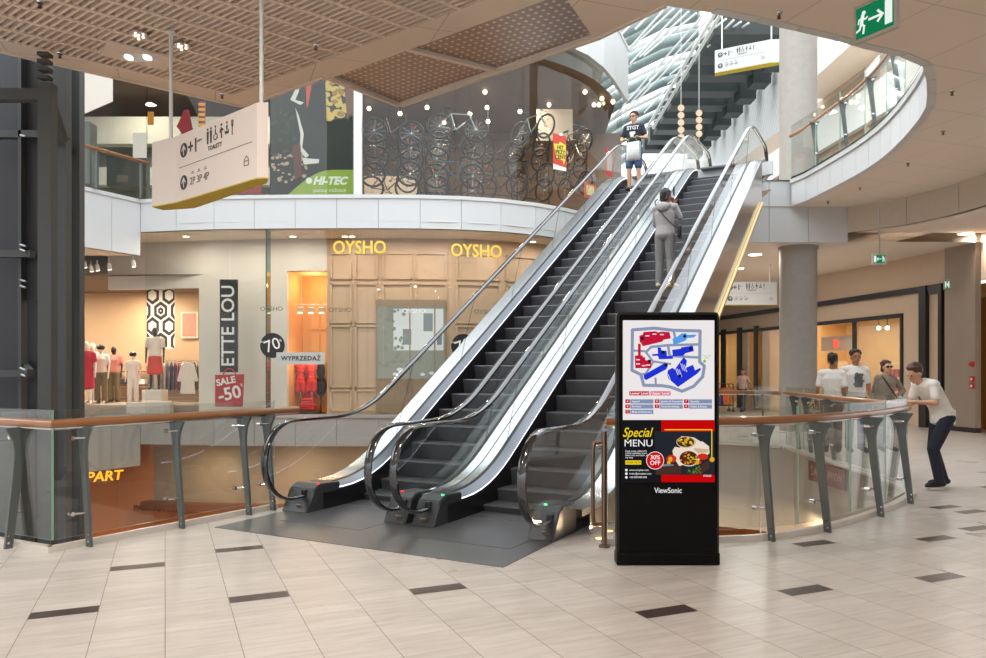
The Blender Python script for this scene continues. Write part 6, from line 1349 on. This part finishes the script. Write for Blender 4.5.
# ================================================================== CEILING FITTINGS
p = onz(138, 55, ZC); cl = thing('ceiling_light', 'square recessed ceiling light with bright oval lamps in the slatted ceiling', 'lamp', (p.x, p.y, ZC)); ang = math.atan2(D1.y, D1.x)
bm = B(); box(bm, (0, 0, -.012), (.8, .5, .03), Rz(ang)); obj('trim_plate', bm, BEIGE, cl)
bm = B(); prism(bm, [V((.24*math.cos(a), .14*math.sin(a), -.032)) for a in [2*PI*k/24 for k in range(24)]], (0, 0, .006)); obj('reflector', bm, CHROME, cl)
for x in (-.12, .12): bm = B(); ball(bm, (x, 0, -.04), (.05, .08, .012), seg=12); obj('lamp', bm, emis('ceiling_lamp', (255, 246, 226), 2.5), cl)
for px, py, lab in ((139, 33, 'small clear glass lamp cluster in the slatted ceiling above the recessed light'), (182, 44, 'small glass lamp cluster beside the rod of the large sign')):
    p = onz(px, py, ZC); t = thing('ceiling_light', lab, 'lamp', (p.x, p.y, ZC)); bm = B(); cyl(bm, (0, 0, -.03), (0, 0, .0), .10, seg=16); obj('plate', bm, CHROME, t)
    for k in range(3): bm = B(); ball(bm, (.05*math.cos(2.1*k), .05*math.sin(2.1*k), -.05), .018, seg=8); obj('bulb', bm, emis('warm_bulb', (255, 214, 190), 1.6), t)
for px, py, z, lab in ((316, 45, ZC, 'chrome sprinkler in the slatted ceiling right of the large sign'), (222, 94, ZC, 'chrome sprinkler in the slatted ceiling above the large sign box'), (60, 53, ZC, 'chrome sprinkler at the left edge of the slatted ceiling'), (40, 2, ZC, 'chrome sprinkler at the top of the slatted ceiling'), (779, 13, ZC, 'chrome sprinkler in the beige panelled ceiling left of the exit sign'), (952, 91, ZC, 'sprinkler in the ceiling beside the curved edge, highest of the row'), (943, 131, ZC, 'sprinkler in the ceiling beside the curved edge, second of the row'), (908, 163, ZC, 'sprinkler in the ceiling beside the curved edge, third of the row'), (860, 187, ZC, 'sprinkler in the ceiling beside the curved edge, fourth of the row'), (828, 201, ZC, 'sprinkler in the ceiling beside the curved edge, lowest of the row')):
    p = onz(px, py, z); t = thing('ceiling_sprinkler', lab, 'sprinkler', (p.x, p.y, z)); bm = B(); cyl(bm, (0, 0, 0), (0, 0, -.012), .04, .035, 16); obj('cover_plate', bm, CHROME, t)
    bm = B(); cyl(bm, (0, 0, -.01), (0, 0, -.06), .009, seg=8); cyl(bm, (0, 0, -.06), (0, 0, -.065), .024, seg=12)
    for s in (-1, 1): cyl(bm, (.02*s, 0, -.02), (.008*s, 0, -.07), .004, seg=5)
    obj('head', bm, mat('sprinkler_bronze', (110, 84, 66), .35, .8), t)
def down(label, x, y, z, r=.16, e=40, grp=None, glow=8):
    t = thing('ceiling_light', label, 'lamp', (x, y, z), 0, grp); bm = B()
    cyl(bm, (0, 0, -.02), (0, 0, 0), r*1.2, seg=24); obj('trim_ring', bm, WHITE, t, 'auto'); bm = B(); cyl(bm, (0, 0, -.026), (0, 0, -.018), r, seg=24); obj('diffuser', bm, emis('downlight_glow', (255, 232, 190), glow), t)
    if e: area('downlight', (x, y, z-.05), r*1.6, e, (1, .96, .90))
for px, py, z, lab in ((755, 254, 4.77, 'round downlight under the upper landing above the white sign'), (738, 268, 4.77, 'round downlight under the upper landing behind the escalator side'), (909, 252, 5.0, 'round downlight in the dropped ceiling above the small exit sign'), (853, 268, 5.0, 'round downlight in the dropped ceiling close to the round column'), (966, 233, 5.0, 'round downlight in the dropped ceiling near the right edge'), (983, 236, 5.0, 'round downlight in the dropped ceiling at the very right edge')):
    p = onz(px, py, z); down(lab, p.x, p.y, z, .17, 45)
p = onz(842, 42.5, 11.2); down('round downlight in the beige ceiling of the upper right gallery', p.x, p.y, 11.2, .2, 50)
p = onz(796, 3, ZC)
bm = B(); p = onz(905, 257, 5.0); box(bm, (0, 0, -.01), (.9, .3, .02)); q = obj('air_vent', bm, mat('dark_vent', (84, 72, 62), .6)); q.location = (p.x, p.y+.5, 5.0); tag(q, 'flat dark air vent in the dropped ceiling near the small exit sign', 'vent')
# unseen downlights added to brighten the concourse floor (above and behind the camera)
for x, y in ((-5.5, 3.5), (-2.2, 5.0), (1.2, 3.2), (4.2, 5.5), (-2, 0), (2.5, 0), (7.5, 4.5), (-6, -1), (5.5, -2)):
    down('round downlight in the concourse ceiling out of the picture', x, y, ZC, .16, 60 if x < 1 else 14, 'concourse downlights out of the picture')

# ================================================================== SMALL THINGS AROUND THE RIGHT VOID
# paper notice seen from behind on the far glass, its lettering reversed
M = frame(at(814, 421, 12.9), (1, -.05, 0), (0, 0, 1)); po = thing('notice_board', 'pale notice board with reversed dark lettering behind the right balustrade glass', 'notice', M.translation); M.translation = V((0, 0, 0))
bm = B(); flat(bm, M, rect(-.26, -.05, .28, .42), 0, .012); obj('board', bm, mat('pale_notice', (206, 184, 150), .6), po); bm = B(); R = M @ Matrix.Diagonal((-1, 1, 1, 1)); text(bm, 'LIN', .2, R @ Matrix.Translation((-.02, .28, .015)), .001, bold=.003); text(bm, 'DO', .2, R @ Matrix.Translation((-.0, .08, .015)), .001, bold=.003); obj('lettering', bm, INK, po)
bm = B(); cyl(bm, (0, .02, -.05), (0, .02, -.5), .015, seg=8); cyl(bm, (0, .02, -.495), (0, .02, -.48), .12, seg=14); obj('stand', bm, STEEL, po)
po.location = at(814, 421, 12.9); po.location = (6.95, 16.5, .50)
# reflection of a sale banner, modelled as a panel with reversed lettering
po = thing('window_banner', 'brown red sale banner with reversed lettering on the grey far side of the right void', 'banner', (5.66, 12.9, -.2)); M = frame((0, 0, 0), (.06, -1, 0), (0, 0, 1)); bm = B()  # stands in for a mirrored reflection, not a real banner here
flat(bm, M, rect(-.62, -.17, .62, .18), 0, .012); obj('cloth', bm, mat('banner_brown_red', (120, 72, 66), .7), po); bm = B(); R = M @ Matrix.Diagonal((-1, 1, 1, 1)); text(bm, 'WYPRZEDAŻ', .2, R @ Matrix.Translation((0, 0, .016)), .002, sx=.9); obj('lettering', bm, mat('banner_letter_grey', (176, 150, 140), .6), po)
# storey below on the right
bm = B(); quad(bm, (7.6, 8, -5.6), (7.2, 22, -5.6), (7.2, 22, -.5), (7.6, 8, -.5)); quad(bm, (0, 22, -5.6), (9, 22, -5.6), (9, 22, -.5), (0, 22, -.5)); struct('wall_lower_right', bm, mat('warm_lower_wall', (176, 120, 72), .5, 0, .3, 1.4), label='warm lit wall of the storey below at the right', cat='wall')
LX = [(4.6, 11.0), (5.3, 13.6), (3.6, 15.0), (5.5, 16.5)]
for x, y in LX: area('lower_right_lamp', (x, y, -.75 if y > 15.8 or x > 5.9 else -1.0), .6, 36, (1, .7, .4))
for k, (x, y, w_, h_) in enumerate(((4.3, 19.0, 2.2, 2.4), (6.3, 18.5, 1.6, 2.6))):
    t = thing('shop_kiosk', ['pale kiosk counter on the storey below, nearer the escalators', 'pale kiosk counter on the storey below, at the right wall'][k], 'kiosk', (x, y, -5.6)); bm = B(); box(bm, (0, 0, .55), (w_, .8, 1.1), bev=.02); obj('counter', bm, mat('pale_kiosk', (206, 176, 140), .5), t); bm = B(); box(bm, (0, .4, 1.6), (w_, .06, h_-.9)); obj('back_panel', bm, mat('kiosk_back', (186, 130, 80), .5), t)
exit_sign('green exit sign on the storey below, seen through the right balustrade', (4.75, 13.5, -2.0), (1, .1, 0), .34, .18, .04, 1.3, -1)
# second flight going down to the storey below, under the upper one
# cleaning trolley near the distant walker
tr = thing('cleaning_trolley', 'cleaning trolley with orange and blue bags standing in the right gallery', 'trolley', at(724, 412, 28)); tr.location.z = .0; tr.location.y = 28.3
bm = B()
for x in (-.35, .35):
    for y in (-.25, .25): cyl(bm, (x, y, .08), (x, y, 1.05), .02, seg=8); cyl(bm, (x, y-.02, .06), (x, y+.02, .06), .06, seg=12)
for z in (.25, 1.05): box(bm, (0, 0, z), (.74, .54, .03))
obj('frame', bm, DARK, tr); bm = B(); prism(bm, [(-.05, -.27, .9), (.3, -.27, .9), (.26, -.27, .3), (0, -.27, .3)], (0, .4, 0)); obj('orange_bag', bm, mat('orange_bag', (206, 100, 40), .6), tr); bm = B(); cyl(bm, (-.15, -.1, .27), (-.15, -.1, .6), .13, .15, 16); obj('bucket', bm, mat('blue_bucket', (60, 90, 160), .5), tr)
# LED ledges that wash the escalator side
E2_ = [o for o in bpy.data.objects if o.name.startswith('escalator')][-1]
bm = B(); us = [7.0+.35*i for i in range(30)]
L_ = lambda u, v, z: V((u-6.4, -v, z))
strip(bm, [L_(u, .95, uz(u)-.60) for u in us], [L_(u, .985, uz(u)-.60) for u in us]); obj('wash_light', bm, emis('warm_wash', (255, 222, 160), .8), E2_)
bm = B(); strip(bm, [L_(u, .942, uz(u)-.62) for u in us], [L_(u, 1.0, uz(u)-.62) for u in us]); strip(bm, [L_(u, 1.0, uz(u)-.62) for u in us], [L_(u, 1.0, uz(u)-.57) for u in us]); obj('wash_ledge', bm, STEEL, E2_)

# ================================================================== DAYLIGHT
w = bpy.data.worlds.new('sky'); S.world = w; w.use_nodes = True; n_, l_ = w.node_tree.nodes, w.node_tree.links; n_.clear()
o_ = n_.new('ShaderNodeOutputWorld'); bg = n_.new('ShaderNodeBackground'); l_.new(bg.outputs[0], o_.inputs[0]); tc = n_.new('ShaderNodeTexCoord'); sp = n_.new('ShaderNodeSeparateXYZ'); l_.new(tc.outputs['Generated'], sp.inputs[0])
rp_ = n_.new('ShaderNodeValToRGB'); rp_.color_ramp.elements[0].position = .50; rp_.color_ramp.elements[0].color = (.36, .36, .37, 1); rp_.color_ramp.elements[1].position = .66; rp_.color_ramp.elements[1].color = (.92, .97, 1, 1)
mr = n_.new('ShaderNodeMapRange'); mr.inputs['From Min'].default_value = -1; l_.new(sp.outputs[2], mr.inputs[0]); l_.new(mr.outputs[0], rp_.inputs[0]); l_.new(rp_.outputs[0], bg.inputs[0]); bg.inputs[1].default_value = 1.7
vs = S.view_settings; vs.view_transform = 'Standard'; vs.look = 'None'; vs.gamma = 1; vs.exposure = .68
try: vs.use_curve_mapping = False
except Exception: pass
cy = S.cycles if hasattr(S, 'cycles') else None
if cy:
    cy.transparent_max_bounces = 24; cy.max_bounces = 8; cy.diffuse_bounces = 4; cy.glossy_bounces = 4; cy.use_denoising = True; cy.caustics_reflective = False; cy.caustics_refractive = False; cy.sample_clamp_indirect = 6

# soft skylight from the high left of the atrium roof
sl_ = bpy.data.lights.new('sky_sun', 'SUN'); sl_.energy = 1.1; sl_.angle = .9; sl_.color = (1, .98, .95)
so = bpy.data.objects.new('sky_sun', sl_); COL.objects.link(so); so.rotation_euler = V((.62, .12, -.75)).to_track_quat('-Z', 'Y').to_euler()
# warm uplights recessed in the floor beside the right escalator
for u, v in ((6.75, -2.48), (7.1, -2.52)):
    p = W(u, v); t = thing('floor_uplight', 'recessed warm floor uplight beside the right escalator side panel', 'lamp', (p.x, p.y, .0), 0, 'floor uplights'); bm = B(); cyl(bm, (0, 0, 0), (0, 0, .012), .06, seg=16); obj('trim_ring', bm, STEEL, t, 'auto'); bm = B(); cyl(bm, (0, 0, .012), (0, 0, .016), .045, seg=16); obj('lens', bm, emis('uplight_lens', (255, 200, 130), 1.5), t)
    area('floor_uplight_lamp', (p.x, p.y, .03), .09, 6, (1, .72, .42), (PI, 0, 0))
